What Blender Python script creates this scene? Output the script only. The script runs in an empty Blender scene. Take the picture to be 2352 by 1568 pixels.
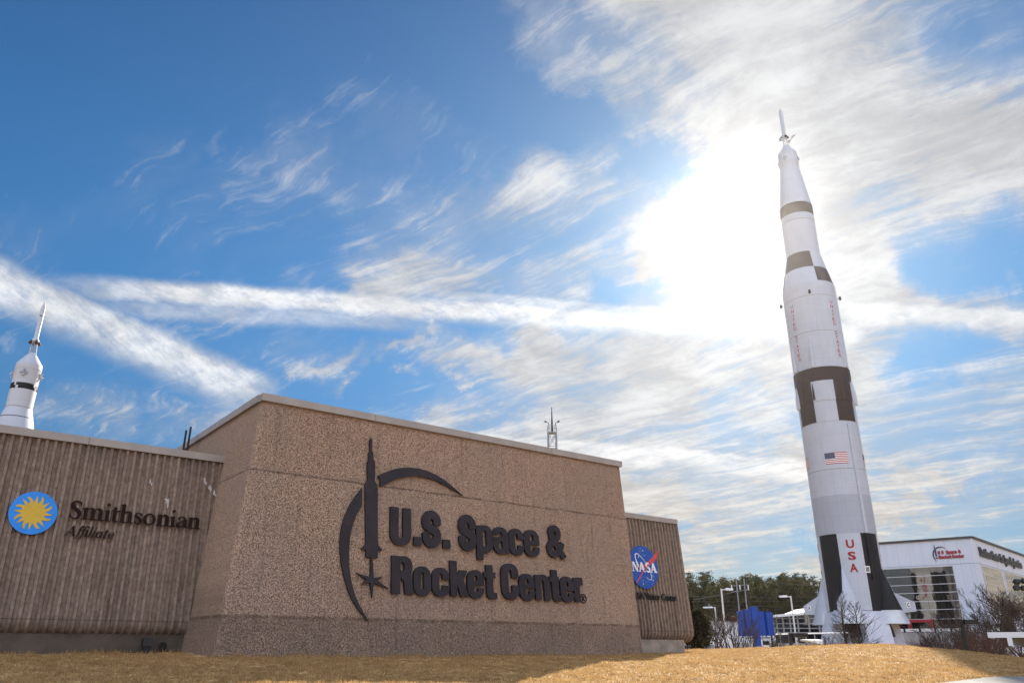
import bpy, math, random
import numpy as np
from mathutils import Vector, geometry

random.seed(11)
rng = np.random.default_rng(11)
SC = bpy.context.scene
COL = SC.collection
R = math.radians

# ------------------------------------------------------------------ camera
EYE = 0.3
PITCH = R(21.6)
FPX = 1782.0                      # focal length for a 2352 px wide picture
cam = bpy.data.cameras.new('camera')
cam.sensor_width = 36.0
cam.lens = FPX / 2352 * 36.0
cam.clip_start = 0.1
cam.clip_end = 6000
camo = bpy.data.objects.new('camera', cam)
camo.location = (0, 0, EYE)
camo.rotation_euler = (R(90) + PITCH, 0, 0)
COL.objects.link(camo)
SC.camera = camo

CP, SP = math.cos(PITCH), math.sin(PITCH)


def sight(px, py):
    """unit-depth direction for a place seen in the photograph"""
    x = px - 1176.0
    y = 784.0 - py
    return x, FPX * CP - y * SP, y * CP + FPX * SP


def at(px, py, Y):
    x, f, u = sight(px, py)
    k = Y / f
    return Vector((x * k, Y, EYE + u * k))


def sky_dir(px, py):
    return Vector(sight(px, py)).normalized()


# ------------------------------------------------------------------ exposure
SC.view_settings.view_transform = 'Standard'
SC.view_settings.look = 'None'
SC.view_settings.exposure = 1.0
SC.view_settings.gamma = 1.0

# ------------------------------------------------------------------ sun and sky
SUN_AZ, SUN_EL = R(18.2), R(28.8)
SUN_DIR = Vector((math.sin(SUN_AZ) * math.cos(SUN_EL), math.cos(SUN_AZ) * math.cos(SUN_EL), math.sin(SUN_EL)))
sl = bpy.data.lights.new('sun', 'SUN')
sl.energy = 4.6
sl.angle = R(0.6)
sl.color = (1.0, 0.90, 0.76)
so = bpy.data.objects.new('sun', sl)
so.rotation_euler = SUN_DIR.to_track_quat('Z', 'Y').to_euler()
so.location = (40, 60, 120)
COL.objects.link(so)

world = bpy.data.worlds.new('World')
SC.world = world
world.use_nodes = True
world.cycles.sampling_method = 'MANUAL'
world.cycles.sample_map_resolution = 512


class NT:
    """small helper to write node trees as expressions"""

    def __init__(self, tree):
        self.t = tree
        self.n = tree.nodes
        self.l = tree.links

    def new(self, kind, **kw):
        n = self.n.new(kind)
        for k, v in kw.items():
            setattr(n, k, v)
        return n

    def put(self, sock, v):
        if isinstance(v, bpy.types.NodeSocket):
            self.l.new(v, sock)
        elif v is not None:
            sock.default_value = v

    def m(self, op, a, b=None, c=None, clamp=False):
        n = self.new('ShaderNodeMath', operation=op, use_clamp=clamp)
        self.put(n.inputs[0], a)
        if b is not None:
            self.put(n.inputs[1], b)
        if c is not None:
            self.put(n.inputs[2], c)
        return n.outputs[0]

    def v(self, op, a, b=None, s=None):
        n = self.new('ShaderNodeVectorMath', operation=op)
        self.put(n.inputs[0], a)
        if b is not None:
            self.put(n.inputs[1], b)
        if s is not None:
            self.put(n.inputs['Scale'], s)
        return n.outputs['Value'] if op in ('DOT_PRODUCT', 'LENGTH', 'DISTANCE') else n.outputs['Vector']

    def noise(self, vec, scale, detail=4, rough=0.5, dist=0.0, out='Fac'):
        n = self.new('ShaderNodeTexNoise')
        self.put(n.inputs['Vector'], vec)
        n.inputs['Scale'].default_value = scale
        n.inputs['Detail'].default_value = detail
        n.inputs['Roughness'].default_value = rough
        n.inputs['Distortion'].default_value = dist
        return n.outputs[out]

    def mix(self, f, a, b, mode='MIX'):
        n = self.new('ShaderNodeMix', data_type='RGBA', blend_type=mode)
        self.put(n.inputs['Factor'], f)
        for s, val in ((n.inputs[6], a), (n.inputs[7], b)):
            if isinstance(val, (tuple, list)) and len(val) == 3:
                val = (*val, 1.0)
            self.put(s, val)
        return n.outputs[2]

    def ramp(self, x, lo, hi, smooth=True, a=0.0, b=1.0):
        n = self.new('ShaderNodeMapRange')
        n.interpolation_type = 'SMOOTHSTEP' if smooth else 'LINEAR'
        self.put(n.inputs['Value'], x)
        n.inputs['From Min'].default_value = lo
        n.inputs['From Max'].default_value = hi
        n.inputs['To Min'].default_value = a
        n.inputs['To Max'].default_value = b
        return n.outputs['Result']

    def sep(self, vec):
        n = self.new('ShaderNodeSeparateXYZ')
        self.put(n.inputs[0], vec)
        return n.outputs

    def comb(self, x, y, z):
        n = self.new('ShaderNodeCombineXYZ')
        for i, q in enumerate((x, y, z)):
            self.put(n.inputs[i], q)
        return n.outputs[0]


def build_sky():
    w = NT(world.node_tree)
    for n in list(w.n):
        w.n.remove(n)
    out = w.new('ShaderNodeOutputWorld')
    bg = w.new('ShaderNodeBackground')
    SKY = 0.1
    bg.inputs['Strength'].default_value = SKY
    w.l.new(bg.outputs[0], out.inputs[0])
    sky = w.new('ShaderNodeTexSky')
    sky.sky_type = 'NISHITA'
    sky.sun_disc = False
    sky.sun_elevation = SUN_EL
    sky.sun_rotation = SUN_AZ
    sky.air_density = 1.0
    sky.dust_density = 0.25
    sky.ozone_density = 2.2
    d = w.v('NORMALIZE', w.new('ShaderNodeTexCoord').outputs['Generated'])
    dx, dy, dz = w.sep(d)
    den = w.m('ADD', w.m('MAXIMUM', dz, 0.0), 0.10)
    q = w.comb(w.m('DIVIDE', dx, den), w.m('DIVIDE', dy, den), 0.0)
    # wind-combed cloud layer: long fibres along one direction of the layer
    mp = w.new('ShaderNodeMapping')
    mp.inputs['Rotation'].default_value = (0, 0, R(42))
    wq = w.noise(q, 1.6, 4, 0.55, 0.0, 'Color')
    qw = w.v('ADD', q, w.v('SCALE', w.v('SUBTRACT', wq, (0.5, 0.5, 0.5)), s=0.30))
    w.put(mp.inputs['Vector'], qw)
    comb = mp.outputs[0]

    def stretched(sx, sy, scale, det, rough, dist):
        st = w.new('ShaderNodeMapping')
        st.inputs['Scale'].default_value = (sx, sy, 1)
        w.put(st.inputs['Vector'], comb)
        return w.noise(st.outputs[0], scale, det, rough, dist)
    fib = stretched(0.40, 1.5, 2.6, 10, 0.62, 0.1)
    fine = stretched(0.45, 2.0, 10.0, 8, 0.66, 0.1)
    hair = stretched(0.22, 3.2, 15.0, 7, 0.66, 0.15)
    puff = w.noise(qw, 6.0, 10, 0.66, 0.05)
    big = w.noise(q, 1.1, 3, 0.5, 0.2)
    # a little wander for every cloud edge
    wn = w.noise(d, 4.5, 5, 0.6, 0.0, 'Color')
    wn2 = w.noise(d, 19.0, 8, 0.68, 0.0, 'Color')
    dw = w.v('ADD', d, w.v('SCALE', w.v('SUBTRACT', wn, (0.5, 0.5, 0.5)), s=0.17))
    dw = w.v('ADD', dw, w.v('SCALE', w.v('SUBTRACT', wn2, (0.5, 0.5, 0.5)), s=0.075))

    def band(p0, p1, width, src=None, soft=0.0):
        A, B = sky_dir(*p0), sky_dir(*p1)
        src = src or dw
        if (A - B).length < 1e-6:
            dist = w.v('DISTANCE', src, tuple(A))
        else:
            ab = B - A
            da = w.v('SUBTRACT', src, tuple(A))
            h = w.m('DIVIDE', w.v('DOT_PRODUCT', da, tuple(ab)), ab.length_squared, clamp=True)
            dist = w.v('LENGTH', w.v('SUBTRACT', da, w.v('SCALE', tuple(ab), s=h)))
        return w.ramp(dist, width / FPX, soft * width / FPX)

    tot = None

    def after(vec, done):
        # keeps the evaluation in sequence, so few values are alive at once
        if done is None:
            return vec
        n = w.new('ShaderNodeVectorMath', operation='MULTIPLY_ADD')
        w.put(n.inputs[0], done)
        n.inputs[1].default_value = (1e-9, 1e-9, 1e-9)
        w.put(n.inputs[2], vec)
        return n.outputs[0]

    def add(wgt, s):
        nonlocal tot
        e = w.m('MULTIPLY', s, wgt)
        tot = e if tot is None else w.m('ADD', tot, e)

    for p0, p1, wd, g in [
        # thick bank at the upper right, around the sun
        ((1460, -160), (1820, 330), 300, 0.72), ((1700, -150), (2250, 300), 420, 0.50), ((1800, 430), (2500, 330), 220, 0.42),
        ((1690, 470), (1700, 560), 290, 0.70), ((1600, 660), (1880, 650), 170, 0.55), ((1190, -20), (1330, 180), 80, 0.30),
        ((1990, 560), (2010, 700), 110, 0.50), ((2000, 715), (2500, 760), 90, 0.55), ((2250, 330), (2500, 400), 170, 0.35),
        # middle wisps
        ((880, 640), (1360, 400), 150, 0.30), ((860, 655), (1540, 600), 110, 0.44), ((1400, 190), (1570, 340), 90, 0.42), ((1500, 560), (1560, 480), 90, 0.25), ((1320, 318), (1345, 330), 45, 0.36),
        ((1230, 380), (1560, 560), 140, 0.18),
        # low fibres and the milky right half
        ((735, 915), (975, 775), 34, 0.50), ((630, 885), (790, 815), 34, 0.38), ((1000, 840), (1250, 790), 90, 0.40),
        ((1250, 830), (1900, 820), 170, 0.55), ((880, 885), (1500, 918), 24, 0.42), ((980, 1030), (1900, 1060), 90, 0.60),
        ((1400, 1000), (4200, 1000), 480, 0.50), ((1350, 1180), (4200, 1200), 300, 0.42), ((1350, 1330), (2700, 1380), 130, 0.35), ((1500, 900), (2600, 900), 150, 0.18), ((1450, 1085), (2600, 1080), 70, 0.40), ((1450, 1215), (2600, 1190), 55, 0.45),
        ((1400, 1300), (2600, 1330), 80, 0.50), ((150, 960), (560, 940), 100, 0.42), ((900, 960), (1300, 970), 80, 0.22),
        ((-60, 420), (500, 330), 240, 0.12), ((450, 220), (900, 330), 220, 0.12), ((330, 330), (830, 200), 150, 0.06), ((420, 800), (560, 740), 60, 0.22),
        ((650, 330), (880, 500), 110, 0.12), ((560, 840), (1100, 820), 90, 0.22), ((960, 500), (1250, 420), 80, 0.16),
        # open blue
        ((480, 310), (740, 270), 120, -0.22), ((1255, 405), (1300, 395), 60, -0.18),
        ((1440, 400), (1550, 410), 75, -0.45), ((2170, 590), (2500, 610), 120, -0.33), ((2200, 655), (2500, 640), 60, -0.24), ((1390, 660), (1540, 660), 40, -0.42),
        ((1500, 1155), (1900, 1135), 34, -0.62), ((1580, 1275), (1900, 1262), 26, -0.55), ((2080, 830), (2500, 790), 55, -0.40),
        ((2150, 70), (2500, 140), 110, -0.28), ((1540, 60), (1650, 130), 60, -0.22), ((1080, 780), (1250, 790), 40, -0.25), ((-100, 100), (900, -80), 420, -0.30),
        ((700, 960), (950, 960), 60, -0.15), ((950, 100), (1350, 330), 110, -0.35), ((2100, 1100), (2500, 1110), 30, -0.30),
    ]:
        add(g, band(p0, p1, wd, after(dw, tot)))
    # unseen cloud added behind the camera as fill for the shaded sides
    back_fill = w.ramp(dy, 0.10, -0.45)
    add(0.62, back_fill)
    tex = w.m('ADD', w.m('MULTIPLY', w.m('SUBTRACT', fib, 0.5), 1.25), w.m('MULTIPLY', w.m('SUBTRACT', fine, 0.5), 0.85))
    tex = w.m('ADD', tex, w.m('MULTIPLY', w.m('SUBTRACT', puff, 0.5), 0.45))
    tex = w.m('ADD', tex, w.m('MULTIPLY', w.m('SUBTRACT', hair, 0.5), 0.80))
    tex = w.m('ADD', tex, w.m('MULTIPLY', w.m('SUBTRACT', big, 0.5), 0.35))
    dens = w.m('ADD', w.m('ADD', tot, tex), 0.0)
    cover = w.ramp(dens, 0.0, 0.86)
    veil = w.m('MULTIPLY', w.ramp(w.m('ADD', tot, w.m('MULTIPLY', w.m('SUBTRACT', fib, 0.5), 0.7)), -0.05, 0.55), 0.42)
    cover = w.m('MAXIMUM', cover, veil)
    # condensation trails: straight on the cloud layer, crisp above and feathered below
    fe = w.v('ADD', d, w.v('SCALE', w.v('SUBTRACT', wn2, (0.5, 0.5, 0.5)), s=0.016))

    def trail(p0, p1, up, dn, g, e0=0.05, e1=0.05, done=None):
        fe_, d_ = after(fe, done), after(d, done)
        A, B = sky_dir(*p0), sky_dir(*p1)
        n = A.cross(B).normalized()
        if n.z < 0:
            n = -n
        sd = w.v('DOT_PRODUCT', fe_, tuple(n))
        prof = w.m('MULTIPLY', w.ramp(sd, up / FPX, 0.25 * up / FPX), w.ramp(sd, -dn / FPX, -0.15 * dn / FPX))
        ab = B - A
        h = w.m('DIVIDE', w.v('DOT_PRODUCT', w.v('SUBTRACT', d_, tuple(A)), tuple(ab)), ab.length_squared)
        ends = w.m('MULTIPLY', w.ramp(h, 0.0, e0), w.ramp(h, 1.0, 1.0 - e1))
        # slanting feathers combed off the line
        fc = w.comb(w.m('ADD', w.m('MULTIPLY', h, 30.0 * ab.length), w.m('MULTIPLY', sd, 34.0)), w.m('MULTIPLY', sd, 46.0), 0.0)
        fth = w.noise(fc, 1.0, 9, 0.7, 0.1)
        k = w.ramp(fth, 0.25, 0.65, True, 0.55, 1.12)
        return w.m('MULTIPLY', w.m('MULTIPLY', prof, ends), w.m('MULTIPLY', k, g))
    tr = None
    for a in [((-60, 645), (2000, 768), 34, 42, 1.0, 0.2, 0.02), ((120, 700), (1100, 748), 30, 32, 0.50, 0.2, 0.3), ((760, 655), (1740, 735), 16, 60, 0.6, 0.5, 0.1),
              ((-140, 580), (660, 925), 50, 80, 0.90, 0.05, 0.15), ((1900, 712), (2800, 742), 22, 50, 0.92, 0.1, 0.05),
              ((930, 990), (2000, 1075), 14, 60, 0.6, 0.1, 0.1)]:
        e = trail(*a, done=tr if tr is not None else tot)
        tr = e if tr is None else w.m('MAXIMUM', tr, e)
    cover = w.m('SUBTRACT', 1.0, w.m('MULTIPLY', w.m('SUBTRACT', 1.0, cover), w.m('SUBTRACT', 1.0, w.m('MINIMUM', tr, 1.0))))
    cover = w.m('MULTIPLY', cover, 0.96, clamp=True)
    # light in the clouds ahead: brightest around the sun, creamy and dimmer low down
    sd = w.v('DOT_PRODUCT', d, tuple(SUN_DIR))
    ang = w.m('ARCCOSINE', w.m('MINIMUM', sd, 0.99999))
    glow = w.m('POWER', 2.718, w.m('MULTIPLY', w.m('POWER', w.m('DIVIDE', ang, 0.062), 2.0), -1.0))
    halo = w.m('POWER', 2.718, w.m('MULTIPLY', w.m('DIVIDE', ang, 0.30), -1.0))
    lum = w.m('ADD', 0.31, w.m('ADD', w.m('MULTIPLY', glow, 0.35), w.m('MULTIPLY', halo, 0.14)))
    thick = w.ramp(w.m('ADD', w.m('SUBTRACT', puff, 0.5), w.m('ADD', w.m('MULTIPLY', w.m('SUBTRACT', fib, 0.5), 0.9), w.m('MULTIPLY', w.m('SUBTRACT', fine, 0.5), 0.5))), -0.25, 0.30, True, 0.74, 1.14)
    lum = w.m('MULTIPLY', lum, thick)
    lum = w.m('MULTIPLY', lum, w.m('ADD', 1.0, w.m('MULTIPLY', w.m('MINIMUM', tr, 1.0), 0.50)))
    lum = w.m('MULTIPLY', lum, w.m('ADD', 1.0, w.m('MULTIPLY', w.m('MULTIPLY', back_fill, w.ramp(dz, 0.04, 0.40)), 2.9)))  # boosts the unseen cloud behind the camera, as fill light
    low = w.m('MULTIPLY', w.ramp(dz, 0.30, 0.02), w.m('SUBTRACT', 1.0, back_fill))
    ccol = w.mix(low, (0.97, 0.98, 1.0), (1.06, 0.95, 0.81))
    ccol = w.mix(back_fill, ccol, (0.90, 0.96, 1.10))
    ccol = w.v('SCALE', ccol, s=w.m('MULTIPLY', lum, 1.0 / SKY))
    # the clear sky itself, with more depth than a plain hazy one
    tint = w.mix(w.ramp(dz, 0.45, 0.0), (0.150, 0.385, 0.535), (0.135, 0.195, 0.265))
    tint = w.mix(w.ramp(dz, 0.45, 0.85), tint, (0.088, 0.290, 0.455))
    blue = w.mix(1.0, sky.outputs[0], tint, 'MULTIPLY')
    blue = w.mix(w.m('MULTIPLY', halo, 0.36), blue, (3.0, 3.1, 3.3))
    fin = w.mix(cover, blue, ccol)
    fin = w.v('ADD', fin, w.v('SCALE', (1.0, 0.99, 0.97), s=w.m('MULTIPLY', glow, 2.8)))
    w.l.new(fin, bg.inputs['Color'])


build_sky()


# ------------------------------------------------------------------ materials
def new_mat(name):
    m = bpy.data.materials.new(name)
    m.use_nodes = True
    t = NT(m.node_tree)
    b = m.node_tree.nodes['Principled BSDF']
    return m, t, b


def plain(name, col, rough=0.6, metal=0.0, var=0.12, scale=3.0, bump=0.0, spec=0.4):
    """painted or cast surface with slight weathering"""
    m, t, b = new_mat(name)
    pos = t.new('ShaderNodeNewGeometry').outputs['Position']
    n = t.noise(pos, scale, 5, 0.6)
    f = t.ramp(n, 0.3, 0.7)
    c = t.mix(f, tuple(k * (1 - var) for k in col), tuple(min(1, k * (1 + var)) for k in col))
    t.l.new(c, b.inputs['Base Color'])
    b.inputs['Roughness'].default_value = rough
    b.inputs['Metallic'].default_value = metal
    b.inputs['Specular IOR Level'].default_value = spec
    if bump:
        bp = t.new('ShaderNodeBump')
        bp.inputs['Strength'].default_value = bump
        bp.inputs['Distance'].default_value = 0.02
        t.l.new(t.noise(pos, scale * 6, 4, 0.6), bp.inputs['Height'])
        t.l.new(bp.outputs[0], b.inputs['Normal'])
    return m


def mat_aggregate():
    m, t, b = new_mat('exposed_aggregate')
    pos = t.new('ShaderNodeNewGeometry').outputs['Position']
    x, y, z = t.sep(pos)
    blot = t.noise(pos, 23.0, 5, 0.66, 0.2)
    fine = t.noise(pos, 55.0, 4, 0.7)
    spk = t.ramp(t.m('ADD', t.m('MULTIPLY', blot, 0.65), t.m('MULTIPLY', fine, 0.35)), 0.425, 0.51)
    c = t.mix(spk, (0.175, 0.083, 0.048), (0.56, 0.392, 0.285))
    big = t.noise(pos, 0.35, 4, 0.6)
    c = t.mix(t.ramp(big, 0.35, 0.7), c, t.mix(0.40, c, (0.36, 0.285, 0.24)))
    # rain streaks down the wall
    u = t.m('ADD', t.m('MULTIPLY', x, 0.793), t.m('MULTIPLY', y, 0.609))
    sv = t.comb(t.m('MULTIPLY', u, 2.2), t.m('MULTIPLY', z, 0.16), 0)
    streak = t.ramp(t.noise(sv, 1.6, 5, 0.65), 0.52, 0.72)
    c = t.mix(t.m('MULTIPLY', streak, 0.42), c, (0.17, 0.120, 0.095))
    pan = t.new('ShaderNodeTexWhiteNoise', noise_dimensions='2D')
    t.l.new(t.comb(t.m('FLOOR', t.m('DIVIDE', t.m('SUBTRACT', u, 14.2), 7.0)), t.m('FLOOR', t.m('DIVIDE', t.m('ADD', z, 0.3), 3.74)), 0), pan.inputs['Vector'])
    c = t.mix(t.m('MULTIPLY', pan.outputs['Value'], 0.16), c, (0.22, 0.14, 0.10))
    vj = t.ramp(t.m('ABSOLUTE', t.m('SUBTRACT', t.m('FRACT', t.m('DIVIDE', t.m('SUBTRACT', u, 14.2), 7.0)), 0.0)), 0.006, 0.002)
    c = t.mix(t.m('MULTIPLY', t.m('MULTIPLY', vj, t.ramp(t.noise(pos, 1.3, 4, 0.7), 0.40, 0.65)), 0.45), c, (0.08, 0.05, 0.04))
    # damp, dirty lower course with an uneven upper edge, and the pour joints
    wob = t.m('MULTIPLY', t.m('SUBTRACT', t.noise(t.comb(t.m('MULTIPLY', u, 0.7), 0, 0), 1.0, 7, 0.7), 0.5), 0.30)
    zz = t.m('ADD', z, wob)
    damp = t.m('MULTIPLY', t.ramp(zz, 1.50, 1.38), t.ramp(t.noise(t.comb(t.m('MULTIPLY', u, 0.5), t.m('MULTIPLY', z, 0.5), 3), 1.3, 5, 0.65), 0.25, 0.60, True, 0.62, 1.15))
    c = t.mix(t.m('MULTIPLY', damp, 0.46), c, t.mix(t.ramp(t.noise(pos, 12.0, 6, 0.68, 0.2), 0.42, 0.58), (0.075, 0.048, 0.038), (0.25, 0.190, 0.155)))
    for zc, hw, k in ((7.18, 0.07, 0.7), (1.46, 0.10, 0.6), (4.55, 0.04, 0.2)):
        ln = t.ramp(t.m('ABSOLUTE', t.m('SUBTRACT', t.m('ADD', z, t.m('MULTIPLY', wob, 0.5)), zc)), hw, hw * 0.2)
        ln = t.m('MULTIPLY', ln, t.ramp(t.noise(pos, 2.2, 4, 0.7), 0.32, 0.62, True, 0.25, 1.0))
        c = t.mix(t.m('MULTIPLY', ln, k), c, (0.07, 0.042, 0.032))
    t.l.new(c, b.inputs['Base Color'])
    b.inputs['Roughness'].default_value = 0.9
    b.inputs['Specular IOR Level'].default_value = 0.2
    bp = t.new('ShaderNodeBump')
    bp.inputs['Strength'].default_value = 0.9
    bp.inputs['Distance'].default_value = 0.03
    t.l.new(t.m('ADD', spk, t.m('MULTIPLY', fine, 0.6)), bp.inputs['Height'])
    t.l.new(bp.outputs[0], b.inputs['Normal'])
    return m


def mat_ribbed():
    m, t, b = new_mat('ribbed_concrete')
    pos = t.new('ShaderNodeNewGeometry').outputs['Position']
    x, y, z = t.sep(pos)
    u = t.m('ADD', t.m('MULTIPLY', x, 0.793), t.m('MULTIPLY', y, 0.609))
    n = t.noise(pos, 5.0, 6, 0.65)
    c = t.mix(t.ramp(n, 0.3, 0.7), (0.200, 0.146, 0.114), (0.330, 0.255, 0.205))
    # each cast rib weathers a little differently
    sv = t.comb(t.m('MULTIPLY', u, 1.9), t.m('MULTIPLY', z, 0.10), 0)
    streak = t.ramp(t.noise(sv, 1.3, 5, 0.7), 0.40, 0.70)
    c = t.mix(t.m('MULTIPLY', streak, 0.50), c, (0.115, 0.085, 0.070))
    # run-off stains reaching down from the coping and rusty ones below mid height
    top = t.m('MULTIPLY', t.ramp(z, 6.4, 8.3), t.ramp(t.noise(t.comb(t.m('MULTIPLY', u, 3.1), t.m('MULTIPLY', z, 0.2), 4), 1.5, 4, 0.6), 0.42, 0.66))
    c = t.mix(t.m('MULTIPLY', top, 0.5), c, (0.075, 0.058, 0.05))
    rust = t.m('MULTIPLY', t.ramp(z, 4.6, 2.0), t.ramp(t.noise(t.comb(t.m('MULTIPLY', u, 2.6), t.m('MULTIPLY', z, 0.5), 9), 1.7, 5, 0.7), 0.50, 0.68))
    c = t.mix(t.m('MULTIPLY', rust, 0.55), c, (0.10, 0.055, 0.036))
    pits = t.ramp(t.noise(pos, 7.0, 2, 0.5), 0.735, 0.76)
    c = t.mix(t.m('MULTIPLY', pits, 0.7), c, (0.05, 0.035, 0.03))
    joint = t.ramp(t.m('ABSOLUTE', t.m('SUBTRACT', z, 1.33)), 0.035, 0.01)
    c = t.mix(t.m('MULTIPLY', joint, 0.55), c, (0.06, 0.045, 0.04))
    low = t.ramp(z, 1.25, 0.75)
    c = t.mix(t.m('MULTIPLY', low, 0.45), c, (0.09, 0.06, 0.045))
    t.l.new(c, b.inputs['Base Color'])
    b.inputs['Roughness'].default_value = 0.9
    b.inputs['Specular IOR Level'].default_value = 0.2
    bp = t.new('ShaderNodeBump')
    bp.inputs['Strength'].default_value = 0.5
    bp.inputs['Distance'].default_value = 0.02
    t.l.new(t.noise(pos, 30.0, 4, 0.7), bp.inputs['Height'])
    t.l.new(bp.outputs[0], b.inputs['Normal'])
    return m


def mat_lawn(name, blade=False):
    m, t, b = new_mat(name)
    pos = t.new('ShaderNodeNewGeometry').outputs['Position']
    n1 = t.noise(pos, 2.6, 6, 0.68, 0.4)
    n2 = t.noise(pos, 0.22, 3, 0.5)
    n3 = t.noise(pos, 9.0, 4, 0.7)
    c = t.mix(t.ramp(n1, 0.34, 0.62), (0.29, 0.175, 0.075), (0.51, 0.340, 0.155))
    c = t.mix(t.ramp(n2, 0.35, 0.7), c, t.mix(0.35, c, (0.48, 0.30, 0.13)))
    c = t.mix(t.m('MULTIPLY', t.ramp(n3, 0.56, 0.72), 0.55), c, (0.13, 0.070, 0.030))
    if blade:
        at_ = t.new('ShaderNodeAttribute')
        at_.attribute_name = 'tone'
        c = t.mix(t.m('MULTIPLY', at_.outputs['Fac'], 0.6), c, (0.56, 0.39, 0.19))
    t.l.new(c, b.inputs['Base Color'])
    b.inputs['Roughness'].default_value = 0.9
    b.inputs['Specular IOR Level'].default_value = 0.12
    if blade:
        tr = t.new('ShaderNodeBsdfTranslucent')
        t.l.new(c, tr.inputs['Color'])
        mx = t.new('ShaderNodeMixShader')
        mx.inputs[0].default_value = 0.45
        t.l.new(b.outputs[0], mx.inputs[1])
        t.l.new(tr.outputs[0], mx.inputs[2])
        t.l.new(mx.outputs[0], m.node_tree.nodes['Material Output'].inputs['Surface'])
    if not blade:
        bp = t.new('ShaderNodeBump')
        bp.inputs['Strength'].default_value = 0.45
        bp.inputs['Distance'].default_value = 0.04
        t.l.new(t.m('ADD', n1, n3), bp.inputs['Height'])
        t.l.new(bp.outputs[0], b.inputs['Normal'])
    return m


def mat_panel(name, col, pitch=1.2, stain=0.25, rough=0.45):
    """metal or concrete cladding with thin vertical joints and faint runs"""
    m, t, b = new_mat(name)
    pos = t.new('ShaderNodeNewGeometry').outputs['Position']
    x, y, z = t.sep(pos)
    sv = t.comb(t.m('MULTIPLY', x, 0.8), t.m('MULTIPLY', y, 0.8), t.m('MULTIPLY', z, 0.05))
    s = t.ramp(t.noise(sv, 1.1, 5, 0.65), 0.45, 0.75)
    c = t.mix(t.m('MULTIPLY', s, stain), col, tuple(k * 0.62 for k in col))
    n = t.ramp(t.noise(pos, 0.5, 4, 0.6), 0.3, 0.75)
    c = t.mix(t.m('MULTIPLY', n, 0.14), c, tuple(k * 0.75 for k in col))
    if pitch:
        a = t.m('SUBTRACT', t.m('MULTIPLY', y, 0.787), t.m('MULTIPLY', x, 0.617))
        fr = t.m('ABSOLUTE', t.m('SUBTRACT', t.m('FRACT', t.m('DIVIDE', a, pitch)), 0.5))
        c = t.mix(t.m('MULTIPLY', t.ramp(fr, 0.455, 0.49), 0.22), c, tuple(k * 0.4 for k in col))
    t.l.new(c, b.inputs['Base Color'])
    b.inputs['Roughness'].default_value = rough
    return m


def mat_rocket(name, col, rib=0.0):
    """white rocket paint: plate seams, faint corrugation, rain streaks and grime"""
    m, t, b = new_mat(name)
    pos = t.new('ShaderNodeNewGeometry').outputs['Position']
    x, y, z = t.sep(pos)
    an = t.m('ARCTAN2', t.m('SUBTRACT', x, 59.87), t.m('SUBTRACT', y, 142.0))
    sv = t.comb(t.m('MULTIPLY', an, 9.0), t.m('MULTIPLY', z, 0.10), 0)
    st = t.ramp(t.noise(sv, 1.6, 6, 0.68), 0.48, 0.74)
    c = t.mix(t.m('MULTIPLY', st, 0.30), col, tuple(k * f for k, f in zip(col, (0.66, 0.62, 0.56))))
    c = t.mix(t.m('MULTIPLY', t.ramp(t.noise(pos, 0.30, 5, 0.62), 0.40, 0.75), 0.22), c, tuple(k * 0.70 for k in col))
    fz = t.m('FRACT', t.m('DIVIDE', z, 2.44))
    fa = t.m('FRACT', t.m('MULTIPLY', an, 24 / 6.28318))
    seam = t.m('MAXIMUM', t.ramp(fz, 0.035, 0.012), t.m('MULTIPLY', t.ramp(fa, 0.06, 0.02), 0.7))
    c = t.mix(t.m('MULTIPLY', seam, 0.30), c, tuple(k * 0.5 for k in col))
    if rib:
        fr = t.m('ABSOLUTE', t.m('SUBTRACT', t.m('FRACT', t.m('MULTIPLY', an, 220 / 6.28318)), 0.5))
        c = t.mix(t.m('MULTIPLY', t.ramp(fr, 0.15, 0.35), rib), c, tuple(k * 0.7 for k in col))
    t.l.new(c, b.inputs['Base Color'])
    b.inputs['Roughness'].default_value = 0.5
    b.inputs['Specular IOR Level'].default_value = 0.3
    return m


def mat_glass(name, tint=(0.02, 0.022, 0.025), refl=0.42, rough=0.015, wave=0.004):
    m, t, b = new_mat(name)
    pos = t.new('ShaderNodeNewGeometry').outputs['Position']
    b.inputs['Base Color'].default_value = (*tint, 1)
    b.inputs['Roughness'].default_value = 0.1
    b.inputs['Specular IOR Level'].default_value = 0.1
    g = t.new('ShaderNodeBsdfGlossy')
    g.inputs['Color'].default_value = (0.90, 0.84, 0.76, 1)
    g.inputs['Roughness'].default_value = rough
    bp = t.new('ShaderNodeBump')
    bp.inputs['Strength'].default_value = 0.35
    bp.inputs['Distance'].default_value = wave * 10
    t.l.new(t.noise(pos, 0.45, 2, 0.5), bp.inputs['Height'])
    t.l.new(bp.outputs[0], g.inputs['Normal'])
    mx = t.new('ShaderNodeMixShader')
    mx.inputs[0].default_value = refl
    t.l.new(b.outputs[0], mx.inputs[1])
    t.l.new(g.outputs[0], mx.inputs[2])
    t.l.new(mx.outputs[0], m.node_tree.nodes['Material Output'].inputs['Surface'])
    return m


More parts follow.
